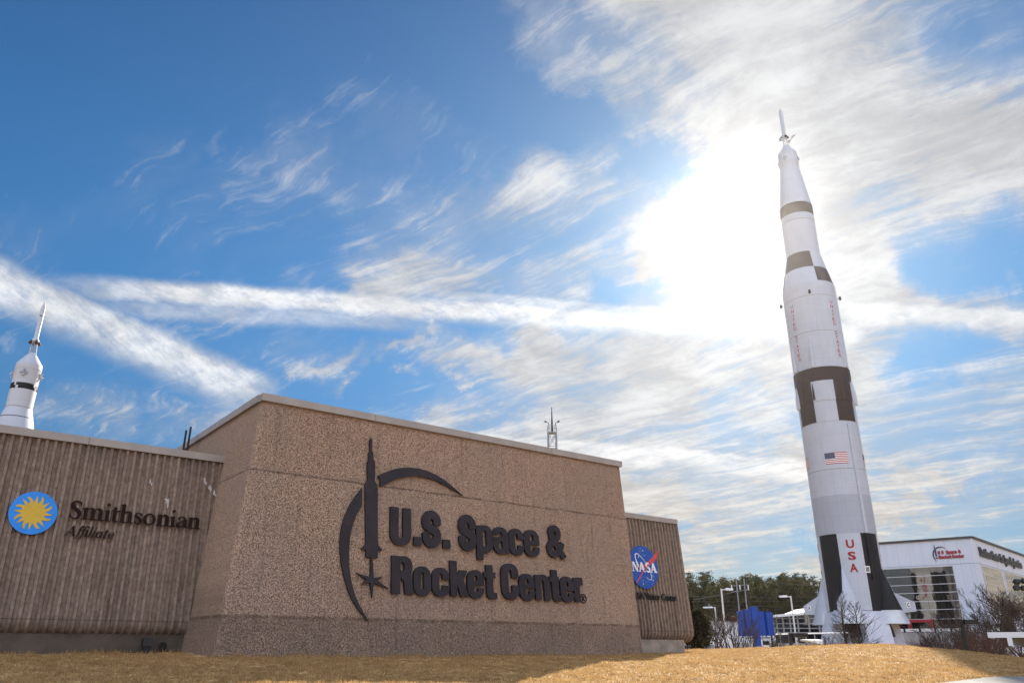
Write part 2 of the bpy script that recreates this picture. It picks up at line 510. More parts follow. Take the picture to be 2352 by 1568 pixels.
def mat_leaf(name, c0, c1, scale=0.9):
    m, t, b = new_mat(name)
    pos = t.new('ShaderNodeNewGeometry').outputs['Position']
    f = t.ramp(t.noise(pos, scale, 4, 0.65), 0.32, 0.68)
    c = t.mix(f, c0, c1)
    tr = t.new('ShaderNodeBsdfTranslucent')
    t.l.new(c, b.inputs['Base Color'])
    t.l.new(c, tr.inputs['Color'])
    b.inputs['Roughness'].default_value = 0.8
    b.inputs['Specular IOR Level'].default_value = 0.15
    mx = t.new('ShaderNodeMixShader')
    mx.inputs[0].default_value = 0.3
    t.l.new(b.outputs[0], mx.inputs[1])
    t.l.new(tr.outputs[0], mx.inputs[2])
    t.l.new(mx.outputs[0], m.node_tree.nodes['Material Output'].inputs['Surface'])
    return m


M = {}
M['agg'] = mat_aggregate()
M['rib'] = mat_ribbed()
M['lawn'] = mat_lawn('dormant_lawn')
M['blade'] = mat_lawn('dormant_blades', True)
M['plinth'] = plain('plinth_concrete', (0.30, 0.255, 0.215), 0.9, var=0.25, scale=1.6, bump=0.4)
M['plinthdark'] = plain('shaded_plinth_concrete', (0.090, 0.070, 0.056), 0.9, var=0.3, scale=1.2, bump=0.4)  # left wing plinth: shade on that side put into the concrete colour
M['coping'] = plain('coping_metal', (0.345, 0.31, 0.285), 0.5, 0.0, 0.08, 1.2)
M['roof'] = plain('roof_gravel', (0.22, 0.21, 0.20), 0.95, var=0.2)
M['bronze'] = plain('bronze_letter', (0.024, 0.017, 0.020), 0.5, 0.0, 0.25, 1.1, spec=0.3)
M['brownletter'] = plain('brown_letter', (0.022, 0.010, 0.009), 0.75, 0.0, 0.2, 2.0, spec=0.1)
M['smblue'] = plain('badge_blue', (0.008, 0.24, 0.80), 0.4, 0.0, 0.05, 2.0)
M['smgold'] = plain('badge_gold', (0.62, 0.40, 0.03), 0.45, 0.0, 0.06, 4.0)
M['nablue'] = plain('badge_navy', (0.020, 0.085, 0.38), 0.4, 0.0, 0.06, 2.0)
M['nared'] = plain('badge_red', (0.62, 0.075, 0.085), 0.45, 0.0, 0.05)
M['nawhite'] = plain('badge_white', (0.80, 0.80, 0.82), 0.45, 0.0, 0.03)
M['dark'] = plain('dark_metal', (0.018, 0.017, 0.017), 0.5, 0.3, 0.2)
M['hole'] = plain('dark_opening', (0.008, 0.007, 0.007), 0.8)
M['chip'] = plain('chipped_render', (0.50, 0.46, 0.46), 0.9)
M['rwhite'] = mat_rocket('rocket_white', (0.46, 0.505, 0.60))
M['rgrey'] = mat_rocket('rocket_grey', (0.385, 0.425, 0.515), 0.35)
M['rsilver'] = plain('rocket_silver', (0.50, 0.53, 0.58), 0.4, 0.3, 0.08, 0.8)
M['rblack'] = plain('rocket_black', (0.013, 0.013, 0.016), 0.6, 0.0, 0.18, 0.4, spec=0.25)
M['rbrown'] = plain('rocket_dark_band', (0.045, 0.030, 0.026), 0.55, 0.0, 0.15, 0.4, spec=0.25)
M['rseam'] = plain('rocket_seam', (0.30, 0.31, 0.34), 0.5)
M['rred'] = plain('rocket_red', (0.30, 0.012, 0.018), 0.5)
M['fblue'] = plain('flag_blue', (0.02, 0.025, 0.09), 0.5)
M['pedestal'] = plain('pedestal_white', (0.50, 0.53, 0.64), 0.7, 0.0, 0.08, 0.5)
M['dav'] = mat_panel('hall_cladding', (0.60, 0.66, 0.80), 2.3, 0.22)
M['davtrim'] = plain('hall_trim', (0.05, 0.05, 0.055), 0.5)
M['glass'] = mat_glass('hall_glass', (0.008, 0.009, 0.010), 0.17)
M['glass2'] = mat_glass('sky_glass', (0.03, 0.035, 0.04), 0.62, 0.03)
M['dglass'] = mat_glass('lobby_glass', (0.007, 0.007, 0.010), 0.05)
M['mullion'] = plain('mullion', (0.36, 0.38, 0.42), 0.5, 0.2)
M['hallbar'] = plain('hall_mullion', (0.58, 0.60, 0.64), 0.45, 0.1)
M['redpaint'] = plain('red_paint', (0.33, 0.022, 0.030), 0.5)
M['blue'] = plain('sign_blue', (0.012, 0.058, 0.34), 0.35, 0.0, 0.10, 0.8)
M['postwhite'] = plain('post_white', (0.66, 0.67, 0.70), 0.45, 0.2, 0.06)
M['galv'] = plain('galvanised', (0.26, 0.28, 0.32), 0.55, 0.2, 0.12)
M['wire'] = plain('wire', (0.16, 0.16, 0.17), 0.5, 0.3)
M['wallwhite'] = mat_panel('white_wall', (0.70, 0.71, 0.76), 0, 0.2)
M['greywall'] = plain('grey_wall', (0.33, 0.33, 0.34), 0.8, 0.0, 0.15, 0.6)
M['path'] = plain('path_concrete', (0.20, 0.195, 0.185), 0.85, 0.0, 0.14, 1.5, bump=0.3)
M['bark'] = plain('bark', (0.045, 0.033, 0.028), 0.95, 0.0, 0.3, 4.0)
M['twig'] = plain('twig', (0.060, 0.043, 0.037), 0.95, 0.0, 0.3, 2.0)
M['redtwig'] = plain('red_twig', (0.085, 0.042, 0.030), 0.95, 0.0, 0.3, 2.0)
M['pinebark'] = plain('pine_bark', (0.085, 0.066, 0.054), 0.95, 0.0, 0.35, 0.8)
M['pine'] = mat_leaf('pine_needles', (0.032, 0.035, 0.014), (0.120, 0.110, 0.042), 0.35)
M['ever'] = mat_leaf('evergreen_leaf', (0.020, 0.018, 0.010), (0.075, 0.062, 0.030), 1.5)
M['rust'] = mat_leaf('rusty_cypress', (0.10, 0.045, 0.02), (0.20, 0.10, 0.045), 1.0)
M['scrub'] = mat_leaf('brown_scrub', (0.045, 0.030, 0.022), (0.12, 0.080, 0.055), 1.2)


# ------------------------------------------------------------------ object helpers
ORIGIN = {}


def tag(o, label=None, cat=None, group=None, kind=None):
    if label:
        o['label'] = label
    if cat:
        o['category'] = cat
    if group:
        o['group'] = group
    if kind:
        o['kind'] = kind
    return o


def thing(name, label, cat, loc, group=None):
    o = bpy.data.objects.new(name, None)
    o.empty_display_size = 0.3
    o.location = Vector(loc)
    COL.objects.link(o)
    ORIGIN[o] = Vector(loc)
    return tag(o, label, cat, group)


class MB:
    def __init__(self):
        self.v, self.f, self.m = [], [], []

    def face(self, idx, mat=0):
        self.f.append(tuple(idx))
        self.m.append(mat)

    def quad(self, a, b, c, d, mat=0):
        i = len(self.v)
        self.v += [tuple(a), tuple(b), tuple(c), tuple(d)]
        self.face((i, i + 1, i + 2, i + 3), mat)

    def box(self, c, size, rz=0.0, mat=0, axes=None):
        c = Vector(c)
        if axes is None:
            ax = Vector((math.cos(rz), math.sin(rz), 0))
            ay = Vector((-math.sin(rz), math.cos(rz), 0))
            az = Vector((0, 0, 1))
        else:
            ax, ay, az = (Vector(a) for a in axes)
        i = len(self.v)
        for sz in (-.5, .5):
            for sx, sy in ((-.5, -.5), (.5, -.5), (.5, .5), (-.5, .5)):
                self.v.append(tuple(c + ax * (sx * size[0]) + ay * (sy * size[1]) + az * (sz * size[2])))
        for q in ((3, 2, 1, 0), (4, 5, 6, 7), (0, 1, 5, 4), (1, 2, 6, 5), (2, 3, 7, 6), (3, 0, 4, 7)):
            self.face([i + k for k in q], mat)

    def hexa(self, bottom, top, mat=0):
        i = len(self.v)
        n = len(bottom)
        self.v += [tuple(p) for p in bottom] + [tuple(p) for p in top]
        self.face([i + k for k in reversed(range(n))], mat)
        self.face([i + n + k for k in range(n)], mat)
        for k in range(n):
            j = (k + 1) % n
            self.face((i + k, i + j, i + n + j, i + n + k), mat)

    def bar(self, a, b, r0, r1=None, n=6, mat=0, cap=True):
        a, b = Vector(a), Vector(b)
        r1 = r0 if r1 is None else r1
        d = (b - a)
        if d.length < 1e-6:
            return
        d.normalize()
        s = d.cross(Vector((0, 0, 1)) if abs(d.z) < 0.95 else Vector((1, 0, 0))).normalized()
        t = d.cross(s)
        i = len(self.v)
        for p, r in ((a, r0), (b, r1)):
            for k in range(n):
                an = 2 * math.pi * k / n
                self.v.append(tuple(p + (s * math.cos(an) + t * math.sin(an)) * r))
        for k in range(n):
            j = (k + 1) % n
            self.face((i + k, i + j, i + n + j, i + n + k), mat)
        if cap:
            self.face([i + k for k in reversed(range(n))], mat)
            self.face([i + n + k for k in range(n)], mat)

    def tube(self, pts, radii, n=6, mat=0):
        for k in range(len(pts) - 1):
            self.bar(pts[k], pts[k + 1], radii[k], radii[k + 1], n, mat, cap=(k == 0 or k == len(pts) - 2))

    def lathe(self, cx, cy, prof, n=96, mat=None, frame=None):
        """prof: list of (r, z); mat(phi_deg, zmid) -> slot; frame(phi) -> unit vector"""
        i0 = len(self.v)
        for r, z in prof:
            for k in range(n):
                e = frame(2 * math.pi * k / n) if frame else Vector((math.cos(2 * math.pi * k / n), math.sin(2 * math.pi * k / n), 0))
                self.v.append((cx + e.x * r, cy + e.y * r, z))
        for a in range(len(prof) - 1):
            for k in range(n):
                j = (k + 1) % n
                ph = (k + .5) * 360.0 / n
                if ph > 180:
                    ph -= 360
                ms = mat(ph, (prof[a][1] + prof[a + 1][1]) / 2) if mat else 0
                self.face((i0 + a * n + k, i0 + a * n + j, i0 + (a + 1) * n + j, i0 + (a + 1) * n + k), ms)

    def build(self, name, mats, parent=None, smooth=False):
        me = bpy.data.meshes.new(name)
        org = ORIGIN.get(parent, Vector((0, 0, 0))) if parent else Vector((0, 0, 0))
        vs = np.array(self.v, dtype=np.float64)
        if len(vs):
            vs = vs - np.array(org)
        me.from_pydata([tuple(p) for p in vs], [], self.f)
        for mm in (mats if isinstance(mats, (list, tuple)) else [mats]):
            me.materials.append(mm)
        if any(self.m):
            me.polygons.foreach_set('material_index', self.m)
        if smooth:
            me.polygons.foreach_set('use_smooth', [True] * len(me.polygons))
        me.validate()
        me.update()
        o = bpy.data.objects.new(name, me)
        COL.objects.link(o)
        if parent:
            o.parent = parent
            ORIGIN[o] = org
        else:
            ORIGIN[o] = Vector((0, 0, 0))
        return o


def fix_normals(o):
    import bmesh
    b = bmesh.new()
    b.from_mesh(o.data)
    bmesh.ops.recalc_face_normals(b, faces=b.faces)
    b.to_mesh(o.data)
    b.free()
    return o


def sharp_smooth(o, deg=35):
    """smooth shading that keeps the hard edges hard"""
    import bmesh
    b = bmesh.new()
    b.from_mesh(o.data)
    bmesh.ops.remove_doubles(b, verts=b.verts, dist=1e-4)
    bmesh.ops.recalc_face_normals(b, faces=b.faces)
    for f in b.faces:
        f.smooth = True
    for e in b.edges:
        if len(e.link_faces) == 2 and e.calc_face_angle(0) > R(deg):
            e.smooth = False
    b.to_mesh(o.data)
    b.free()
    return o


def copy_tree(o, parent=None, shift=None):
    c = o.copy()
    COL.objects.link(c)
    if parent:
        c.parent = parent
    for ch in list(o.children):
        copy_tree(ch, c)
    return c


# ------------------------------------------------------------------ ground
CTRL = np.array([
    (0, 0, -1.3), (-20, 0, -1.3), (20, 0, -1.3), (10, 15, -1.05), (-40, 5, -1.2), (40, 10, -1.3),
    (-7.5, 21, -.47), (-10, 31, 0), (-18, 29.8, .10), (-14, 19, -.45), (-1, 38, 0), (7, 44, 0), (-2, 28, -.45),
    (1.2, 26.5, -.69), (4.5, 36.4, -.25), (12.3, 52, .08), (9.5, 47, 0.0), (15, 58, .30), (21, 55, .43), (24, 52, .43),
    (22.8, 45, .24), (27.5, 45, -.2), (19.4, 35, -.62), (11, 40, -.22), (14.5, 45, .02), (9, 30, -.70), (14.4, 28.7, -.80), (21, 35, -.78),
    (30, 30, -1.05), (17, 20, -1.0), (21, 72, -.6), (30, 62, -1.3), (47, 62, -2.3), (36, 45, -1.1), (15, 82, -.9), (40, 92, -3.2),
    (60, 142, -5), (100, 165, -4.5), (0, 100, -1.5), (-60, 110, -3), (0, 200, -4), (150, 150, -5), (60, 100, -4), (-30, 45, .1), (-45, 25, 0), (0, 60, .1),
    (-60, 0, -1.3), (60, 0, -1.4), (0, -60, -1.6), (160, 60, -5), (80, 230, -2), (-100, 60, -2), (-100, 200, -4), (200, 250, -4),
], dtype=float)


def _tps(d2):
    return 0.5 * d2 * np.log(np.maximum(d2, 1e-9))


_P = CTRL[:, :2]
_K = _tps(((_P[:, None, :] - _P[None, :, :]) ** 2).sum(-1)) + np.eye(len(_P)) * 0.02
_A = np.block([[_K, np.c_[np.ones(len(_P)), _P]], [np.r_[np.ones((1, len(_P))), _P.T], np.zeros((3, 3))]])
_W = np.linalg.solve(_A, np.r_[CTRL[:, 2], 0, 0, 0])


def gz_arr(x, y):
    x = np.asarray(x, float)
    y = np.asarray(y, float)
    out = np.zeros_like(x)
    flat = np.c_[x.ravel(), y.ravel()]
    res = np.zeros(len(flat))
    for s in range(0, len(flat), 20000):
        p = flat[s:s + 20000]
        k = _tps(((p[:, None, :] - _P[None, :, :]) ** 2).sum(-1))
        res[s:s + 20000] = k @ _W[:-3] + _W[-3] + p @ _W[-2:]
    r = np.hypot(flat[:, 0] - 40, flat[:, 1] - 80)
    f = np.clip((r - 170) / 120, 0, 1)
    f = f * f * (3 - 2 * f)
    res = np.clip(res, -6, 1.0) * (1 - f) + (-3.5) * f
    return res.reshape(out.shape)


def gz(x, y):
    return float(gz_arr(np.array([x]), np.array([y]))[0])


_perm = rng.random((256, 256))


def vnoise(x, y):
    xi, yi = np.floor(x).astype(int), np.floor(y).astype(int)
    fx, fy = x - xi, y - yi
    fx, fy = fx * fx * (3 - 2 * fx), fy * fy * (3 - 2 * fy)
    g = lambda a, b: _perm[a % 256, b % 256]
    return (g(xi, yi) * (1 - fx) + g(xi + 1, yi) * fx) * (1 - fy) + (g(xi, yi + 1) * (1 - fx) + g(xi + 1, yi + 1) * fx) * fy


def lumps(x, y):
    """clumpy turf relief in metres"""
    a = vnoise(x * 1.1 + 3, y * 1.1) + 0.6 * vnoise(x * 2.6, y * 2.6 + 9) + 0.45 * vnoise(x * 5.5 + 17, y * 5.5)
    return (a / 2.05 - 0.5)


PA, PB = np.array([14.4, 28.7]), np.array([21.0, 35.0])          # edge of the concrete path
PDIR = (PB - PA) / np.linalg.norm(PB - PA)
PNRM = np.array([PDIR[1], -PDIR[0]])


def path_dist(x, y):
    return (x - PA[0]) * PNRM[0] + (y - PA[1]) * PNRM[1]


def lawn_z(x, y):
    z = gz_arr(x, y)
    pd = path_dist(x, y)
    on = (pd > -0.05) & (pd < 3.05)
    near = (np.abs(x - 5) < 60) & (y > 8) & (y < 70)
    z = z + np.where(near & ~on, lumps(x, y) * 0.17, 0.0)
    return np.where(on, gz_arr(x, y) - 0.06, z)


def axis_steps(lo, hi, step, far0, far1):
    mid = np.arange(lo, hi, step)
    out_hi = [hi]
    s = step
    while out_hi[-1] < far1:
        s = min(s * 1.22, 120)
        out_hi.append(out_hi[-1] + s)
    out_lo = [lo]
    s = step
    while out_lo[-1] > far0:
        s = min(s * 1.22, 120)
        out_lo.append(out_lo[-1] - s)
    return np.r_[np.array(out_lo[1:])[::-1], mid, np.array(out_hi)]


def build_ground():
    xs = axis_steps(-24, 33, 0.14, -2500, 2500)
    ys = axis_steps(15, 60, 0.14, -400, 3500)
    X, Y = np.meshgrid(xs, ys)
    Z = lawn_z(X, Y)
    nx, ny = len(xs), len(ys)
    me = bpy.data.meshes.new('lawn_ground')
    v = np.c_[X.ravel(), Y.ravel(), Z.ravel()].astype(np.float32)
    idx = np.arange(nx * ny).reshape(ny, nx)
    q = np.stack([idx[:-1, :-1], idx[:-1, 1:], idx[1:, 1:], idx[1:, :-1]], -1).reshape(-1, 4).astype(np.int32)
    me.vertices.add(len(v))
    me.vertices.foreach_set('co', v.ravel())
    me.loops.add(len(q) * 4)
    me.loops.foreach_set('vertex_index', q.ravel())
    me.polygons.add(len(q))
    me.polygons.foreach_set('loop_start', np.arange(0, len(q) * 4, 4, dtype=np.int32))
    me.polygons.foreach_set('loop_total', np.full(len(q), 4, dtype=np.int32))
    me.polygons.foreach_set('use_smooth', np.ones(len(q), dtype=bool))
    me.update()
    me.validate()
    me.materials.append(M['lawn'])
    o = bpy.data.objects.new('lawn_ground', me)
    COL.objects.link(o)
    tag(o, kind='structure')


def build_blades():
    """short dormant grass standing on the lawn"""
    n = 260000
    x = rng.uniform(-23, 32, n * 3)
    y = rng.uniform(16, 60, n * 3)
    # keep what the picture could see, in front of the walls and off the path
    s = 0.609 * x - 0.793 * y
    pd = path_dist(x, y)
    u = 0.793 * x + 0.609 * y
    infront = np.where(u < 9.6, s > -34.3, np.where(u < 32.6, s > -30.75, np.where(u < 41, s > -34.2, True)))
    keep = infront & ((pd < -0.03) | (pd > 3.05)) & (np.abs(x) < 0.70 * y + 1)
    dens = np.clip(1.25 - y / 75, 0.3, 1) * (0.35 + 1.1 * np.clip(lumps(x, y) + 0.5, 0, 1))
    keep &= rng.random(len(x)) < dens
    x, y = x[keep][:n], y[keep][:n]
    n = len(x)
    z = lawn_z(x, y)
    h = rng.uniform(0.03, 0.075, n) * (0.6 + 0.9 * (lumps(x, y) + 0.5))
    # longer, untrimmed grass where the mower does not reach, along the foot of the walls
    s_, u_ = 0.609 * x - 0.793 * y, 0.793 * x + 0.609 * y
    foot = np.where(u_ < 9.6, s_ < -34.0, np.where(u_ < 32.6, s_ < -30.55, (u_ < 41) & (s_ < -34.0)))
    h = np.where(foot, h * rng.uniform(1.2, 3.4, n), h)
    w = rng.uniform(0.012, 0.03, n)
    a = rng.uniform(0, 2 * np.pi, n)
    lean = rng.uniform(0, 0.6, n) * h
    la = rng.uniform(0, 2 * np.pi, n)
    v = np.empty((n, 3, 3), np.float32)
    v[:, 0] = np.c_[x - np.cos(a) * w, y - np.sin(a) * w, z - 0.01]
    v[:, 1] = np.c_[x + np.cos(a) * w, y + np.sin(a) * w, z - 0.01]
    v[:, 2] = np.c_[x + np.cos(la) * lean, y + np.sin(la) * lean, z + h]
    me = bpy.data.meshes.new('grass')
    me.vertices.add(n * 3)
    me.vertices.foreach_set('co', v.ravel())
    me.loops.add(n * 3)
    me.loops.foreach_set('vertex_index', np.arange(n * 3, dtype=np.int32))
    me.polygons.add(n)
    me.polygons.foreach_set('loop_start', np.arange(0, n * 3, 3, dtype=np.int32))
    me.polygons.foreach_set('loop_total', np.full(n, 3, dtype=np.int32))
    me.update()
    at_ = me.attributes.new('tone', 'FLOAT', 'FACE')
    at_.data.foreach_set('value', (rng.random(n) ** 2 * 0.8).astype(np.float32))
    me.materials.append(M['blade'])
    o = bpy.data.objects.new('grass', me)
    COL.objects.link(o)
    tag(o, 'short straw coloured dormant grass covering the lawn mound', 'grass', kind='stuff')


def build_path():
    mb = MB()
    t = np.arange(-14, 26, 0.5)
    rows = []
    for wd in (0, 1.0, 2.0, 3.0):
        p = PA[None] + PDIR[None] * t[:, None] + PNRM[None] * wd
        rows.append(np.c_[p, gz_arr(p[:, 0], p[:, 1]) + 0.02])
    for r in range(3):
        for k in range(len(t) - 1):
            g = 0.012 if k % 6 == 5 else 0
            a, b, c, d = rows[r][k], rows[r][k + 1], rows[r + 1][k + 1], rows[r + 1][k]
            mb.quad(a, d, c, b)
    o = mb.build('path', M['path'])
    tag(o, kind='structure')


build_ground()
build_blades()
build_path()

# ------------------------------------------------------------------ visitor centre building
T = Vector((0.793, 0.609, 0)).normalized()
N = Vector((0.609, -0.793, 0)).normalized()
MAIN = (-31.9, 1.05, 10.5)
WING = (-35.5, 0.75, 8.4)


def wallp(plane, u, z, out=0.0):
    d, bt, H = plane
    s = d + bt * (1 - z / H) + out
    return T * u + N * s + Vector((0, 0, z))


def build_building():
    b = thing('visitor_building', 'beige concrete building with pebbled sloping front wall and ribbed side wings', 'building', wallp(MAIN, 20, 0))
    # --- main block
    mb = MB()
    zs = [-1.0, 0, 0.5, 1.0, 1.45, 2.5, 4, 5.5, 7.15, 7.19, 8.2, 9.4, 10.24]
    rows = []
    for z in zs:
        k = 1 - z / 10.5
        ul = 10.97 - 1.0 * k
        fr = -31.9 + 1.05 * k
        inset = 0.02 if z > 7.16 else 0.0
        ul += inset
        fr -= inset
        ring = [(ul, -60.0), (ul, -45.0)]
        r = 0.22
        for q in range(7):
            an = math.pi * q / 12
            ring.append((ul + r - r * math.cos(an), fr - r + r * math.sin(an)))
        for uu in np.linspace(ul + 1.5, 31.5, 12):
            ring.append((uu, fr))
        r = 0.10
        for q in range(5):
            an = math.pi / 2 - math.pi * q / 8
            ring.append((32.48 - r + r * math.cos(an), fr - r + r * math.sin(an)))
        ring += [(32.48, -45.0), (32.48, -60.0)]
        rows.append([T * u + N * s + Vector((0, 0, z)) for u, s in ring])
    n = len(rows[0])
    for a in range(len(rows)):
        mb.v += [tuple(p) for p in rows[a]]
    for a in range(len(rows) - 1):
        for k in range(n):
            j = (k + 1) % n
            mb.face((a * n + k, a * n + j, (a + 1) * n + j, (a + 1) * n + k))
    mb.face([(len(rows) - 1) * n + k for k in range(n)])
    body = fix_normals(mb.build('pebbled_block', M['agg'], b))
    sharp_smooth(body, 25)
    # coping of the main block: sheet metal in lengths with open joints
    cp = MB()

    def run(p0, p1, inward, z0, z1, proj, depth, seg):
        p0, p1 = Vector(p0), Vector(p1)
        L = (p1 - p0).length
        d = (p1 - p0) / L
        nseg = max(1, round(L / seg))
        for k in range(nseg):
            a = L * k / nseg + (0.008 if k else 0)
            c = L * (k + 1) / nseg - (0.008 if k < nseg - 1 else 0)
            mid = p0 + d * ((a + c) / 2) + inward * (depth / 2 - proj)
            cp.box((mid.x, mid.y, (z0 + z1) / 2), ((c - a), depth, z1 - z0), axes=(d, inward, (0, 0, 1)))
    f0 = T * 10.90 + N * (-31.85)
    f1 = T * 32.55 + N * (-31.85)
    run(f0 + N * 0.0, f1, -N, 10.22, 10.54, 0.09, 0.40, 6.0)
    run(T * 10.93 + N * (-32.165), T * 10.93 + N * (-60), T, 10.22, 10.54, 0.09, 0.40, 6.0)
    run(T * 32.50 + N * (-32.165), T * 32.50 + N * (-60), -T, 10.22, 10.54, 0.06, 0.40, 6.0)
    cp.build('coping', M['coping'], body)

    # --- ribbed wings
    PITCH_R = 0.30
    prof = [(8.16, None), (7.4, None), (6.4, None), (5.4, None), (4.4, None), (3.4, None), (2.4, None), (1.35, None)]

    def outline():
        """(z, offset from the top line) down the wall and round the curled foot"""
        res = [(z, 0.75 * (1 - z / 8.4)) for z, _ in prof]
        r = 0.60
        o0 = 0.75 * (1 - 1.30 / 8.4)
        for q in range(0, 8):
            an = (math.pi / 2) * q / 7
            res.append((1.30 - r * math.sin(an), o0 - r * (1 - math.cos(an)) ** 1.0))
        return res

    prof_pts = outline()

    def ribshape(u):
        f = (u / PITCH_R) % 1.0
        # rounded proud rib, flat-bottomed flute
        d = abs(f - 0.5) * 2          # 0 at rib centre, 1 at flute centre
        if d < 0.38:
            return 0.0
        if d < 0.56:
            x = (d - 0.38) / 0.18
            return -0.125 * (x * x * (3 - 2 * x))
        return -0.125

    def wing(stations, name, extra):
        mb = MB()
        cols = []
        for base, outv, rel in stations:
            cols.append([base + outv * (off + rel) + Vector((0, 0, z)) for z, off in prof_pts])
        m = len(prof_pts)
        for c in cols:
            mb.v += [tuple(p) for p in c]
        for a in range(len(cols) - 1):
            for k in range(m - 1):
                mb.face((a * m + k, a * m + k + 1, (a + 1) * m + k + 1, (a + 1) * m + k))
        for q in extra:
            mb.quad(*q)
        return mb.build(name, M['rib'], b)

    SUB = 12
    # left wing: runs out of the picture and into the flank of the main block
    us = np.arange(-6.0, 12.6, PITCH_R / SUB)
    st = [(T * u + N * WING[0], N, ribshape(u)) for u in us]
    roof = [T * -6.0 + N * -35.6 + Vector((0, 0, 8.15)), T * 12.55 + N * -35.6 + Vector((0, 0, 8.15)), T * 12.55 + N * -55 + Vector((0, 0, 8.15)), T * -6.0 + N * -55 + Vector((0, 0, 8.15))]
    lw = wing(st, 'ribbed_wing', [roof])
    cp = MB()
    run(T * -6 + N * -35.48, T * 10.82 + N * -35.48, -N, 8.13, 8.44, 0.07, 0.35, 5.6)
    cp.build('coping', M['coping'], lw)
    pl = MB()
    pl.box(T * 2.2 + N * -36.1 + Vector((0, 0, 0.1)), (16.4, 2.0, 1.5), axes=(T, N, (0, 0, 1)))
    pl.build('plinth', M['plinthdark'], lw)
    for u, z, w_, h_ in ((7.80, 6.90, .035, .10), (7.87, 6.80, .03, .08), (8.50, 6.22, .05, .05), (8.58, 6.15, .05, .09), (8.63, 6.02, .03, .22), (10.03, 7.22, .05, .12), (10.10, 7.12, .04, .09), (10.28, 6.95, .06, .12), (10.34, 6.86, .04, .12), (10.50, 6.73, .05, .12), (10.56, 6.62, .03, .08)):
        ch = MB()
        pts = []
        for q in range(9):
            an = 2 * math.pi * q / 9
            rr = random.uniform(.6, 1.1)
            pts.append(wallp(WING, u + math.cos(an) * w_ * rr * 1.0, z + math.sin(an) * h_ * rr * 1.2, 0.006))
        i = len(ch.v)
        ch.v += [tuple(p) for p in pts]
        ch.face(range(i, i + 9))
        ch.build('chipped_patch', M['chip'], lw)
    vb = MB()
    for u, z, r in ((9.22, 0.40, 0.13),):
        c = T * u + N * -35.09 + Vector((0, 0, z))
        vb.bar(c, c + N * 0.12, r, r, 14)
        vb.bar(c + N * 0.12, c + N * 0.16, r * 1.25, r * 1.25, 14)
    vb.build('drain_pipe', M['dark'], lw)

    # right wing: flat front, ribbed end, curled foot all round
    st = []
    u0, u1 = 31.0, 41.42
    for u in np.arange(u0, u1 - 0.12, PITCH_R / SUB):
        st.append((T * u + N * WING[0], N, ribshape(u)))
    for q in range(9):                       # rounded corner
        an = math.pi / 2 * q / 8
        cc = T * (u1 - 0.12) + N * (WING[0] - 0.12)
        dv = N * math.cos(an) + T * math.sin(an)
        st.append((cc + dv * 0.12, N * math.cos(an) + T * math.sin(an) * 0.62, 0.0))
    for k, sdist in enumerate(np.arange(0.12, 10, PITCH_R / SUB)):
        st.append((T * u1 + N * (WING[0] - sdist), T * 0.62, ribshape(sdist - 0.12 + PITCH_R / 2) * 1.4))
    zt = 8.15
    roof = [T * u0 + N * -35.55 + Vector((0, 0, zt)), T * (u1 - .05) + N * -35.55 + Vector((0, 0, zt)), T * (u1 - .05) + N * -45.5 + Vector((0, 0, zt)), T * u0 + N * -45.5 + Vector((0, 0, zt))]
    rw = wing(st, 'ribbed_wing', [roof])
    cp = MB()
    run(T * 32.8 + N * -35.48, T * (u1 - 0.12) + N * -35.48, -N, 8.13, 8.44, 0.07, 0.35, 5.6)
    run(T * (u1 - 0.12) + N * -35.78, T * (u1 - 0.12) + N * -45.4, -T, 8.13, 8.44, 0.0, 0.35, 5.6)
    cp.build('coping', M['coping'], rw)
    pl = MB()
    pl.box(T * 35.9 + N * -39.1 + Vector((0, 0, 0.1)), (9.6, 8.0, 1.5), axes=(T, N, (0, 0, 1)))
    pl.build('plinth', M['plinth'], rw)
    return b


building = build_building()


# ------------------------------------------------------------------ lettering engine
def arc(cx, cy, rx, ry, a0, a1, n=14):
    return [(cx + rx * math.cos(R(a0 + (a1 - a0) * k / n)), cy + ry * math.sin(R(a0 + (a1 - a0) * k / n))) for k in range(n + 1)]


def rrect(x0, y0, x1, y1, r):
    r = min(r, (x1 - x0) / 2, (y1 - y0) / 2)

    def f(X, Y):
        qx = np.abs(X - (x0 + x1) / 2) - (x1 - x0) / 2 + r
        qy = np.abs(Y - (y0 + y1) / 2) - (y1 - y0) / 2 + r
        return np.hypot(np.maximum(qx, 0), np.maximum(qy, 0)) + np.minimum(np.maximum(qx, qy), 0) - r
    f.bb = (x0, y0, x1, y1)
    return f


def rect(x0, y0, x1, y1):
    def f(X, Y):
        return np.maximum(np.maximum(x0 - X, X - x1), np.maximum(y0 - Y, Y - y1))
    f.bb = (x0, y0, x1, y1)
    return f


def disc(cx, cy, rx, ry=None):
    ry = ry or rx

    def f(X, Y):
        return (np.hypot((X - cx) / rx, (Y - cy) / ry) - 1) * min(rx, ry)
    f.bb = (cx - rx, cy - ry, cx + rx, cy + ry)
    return f


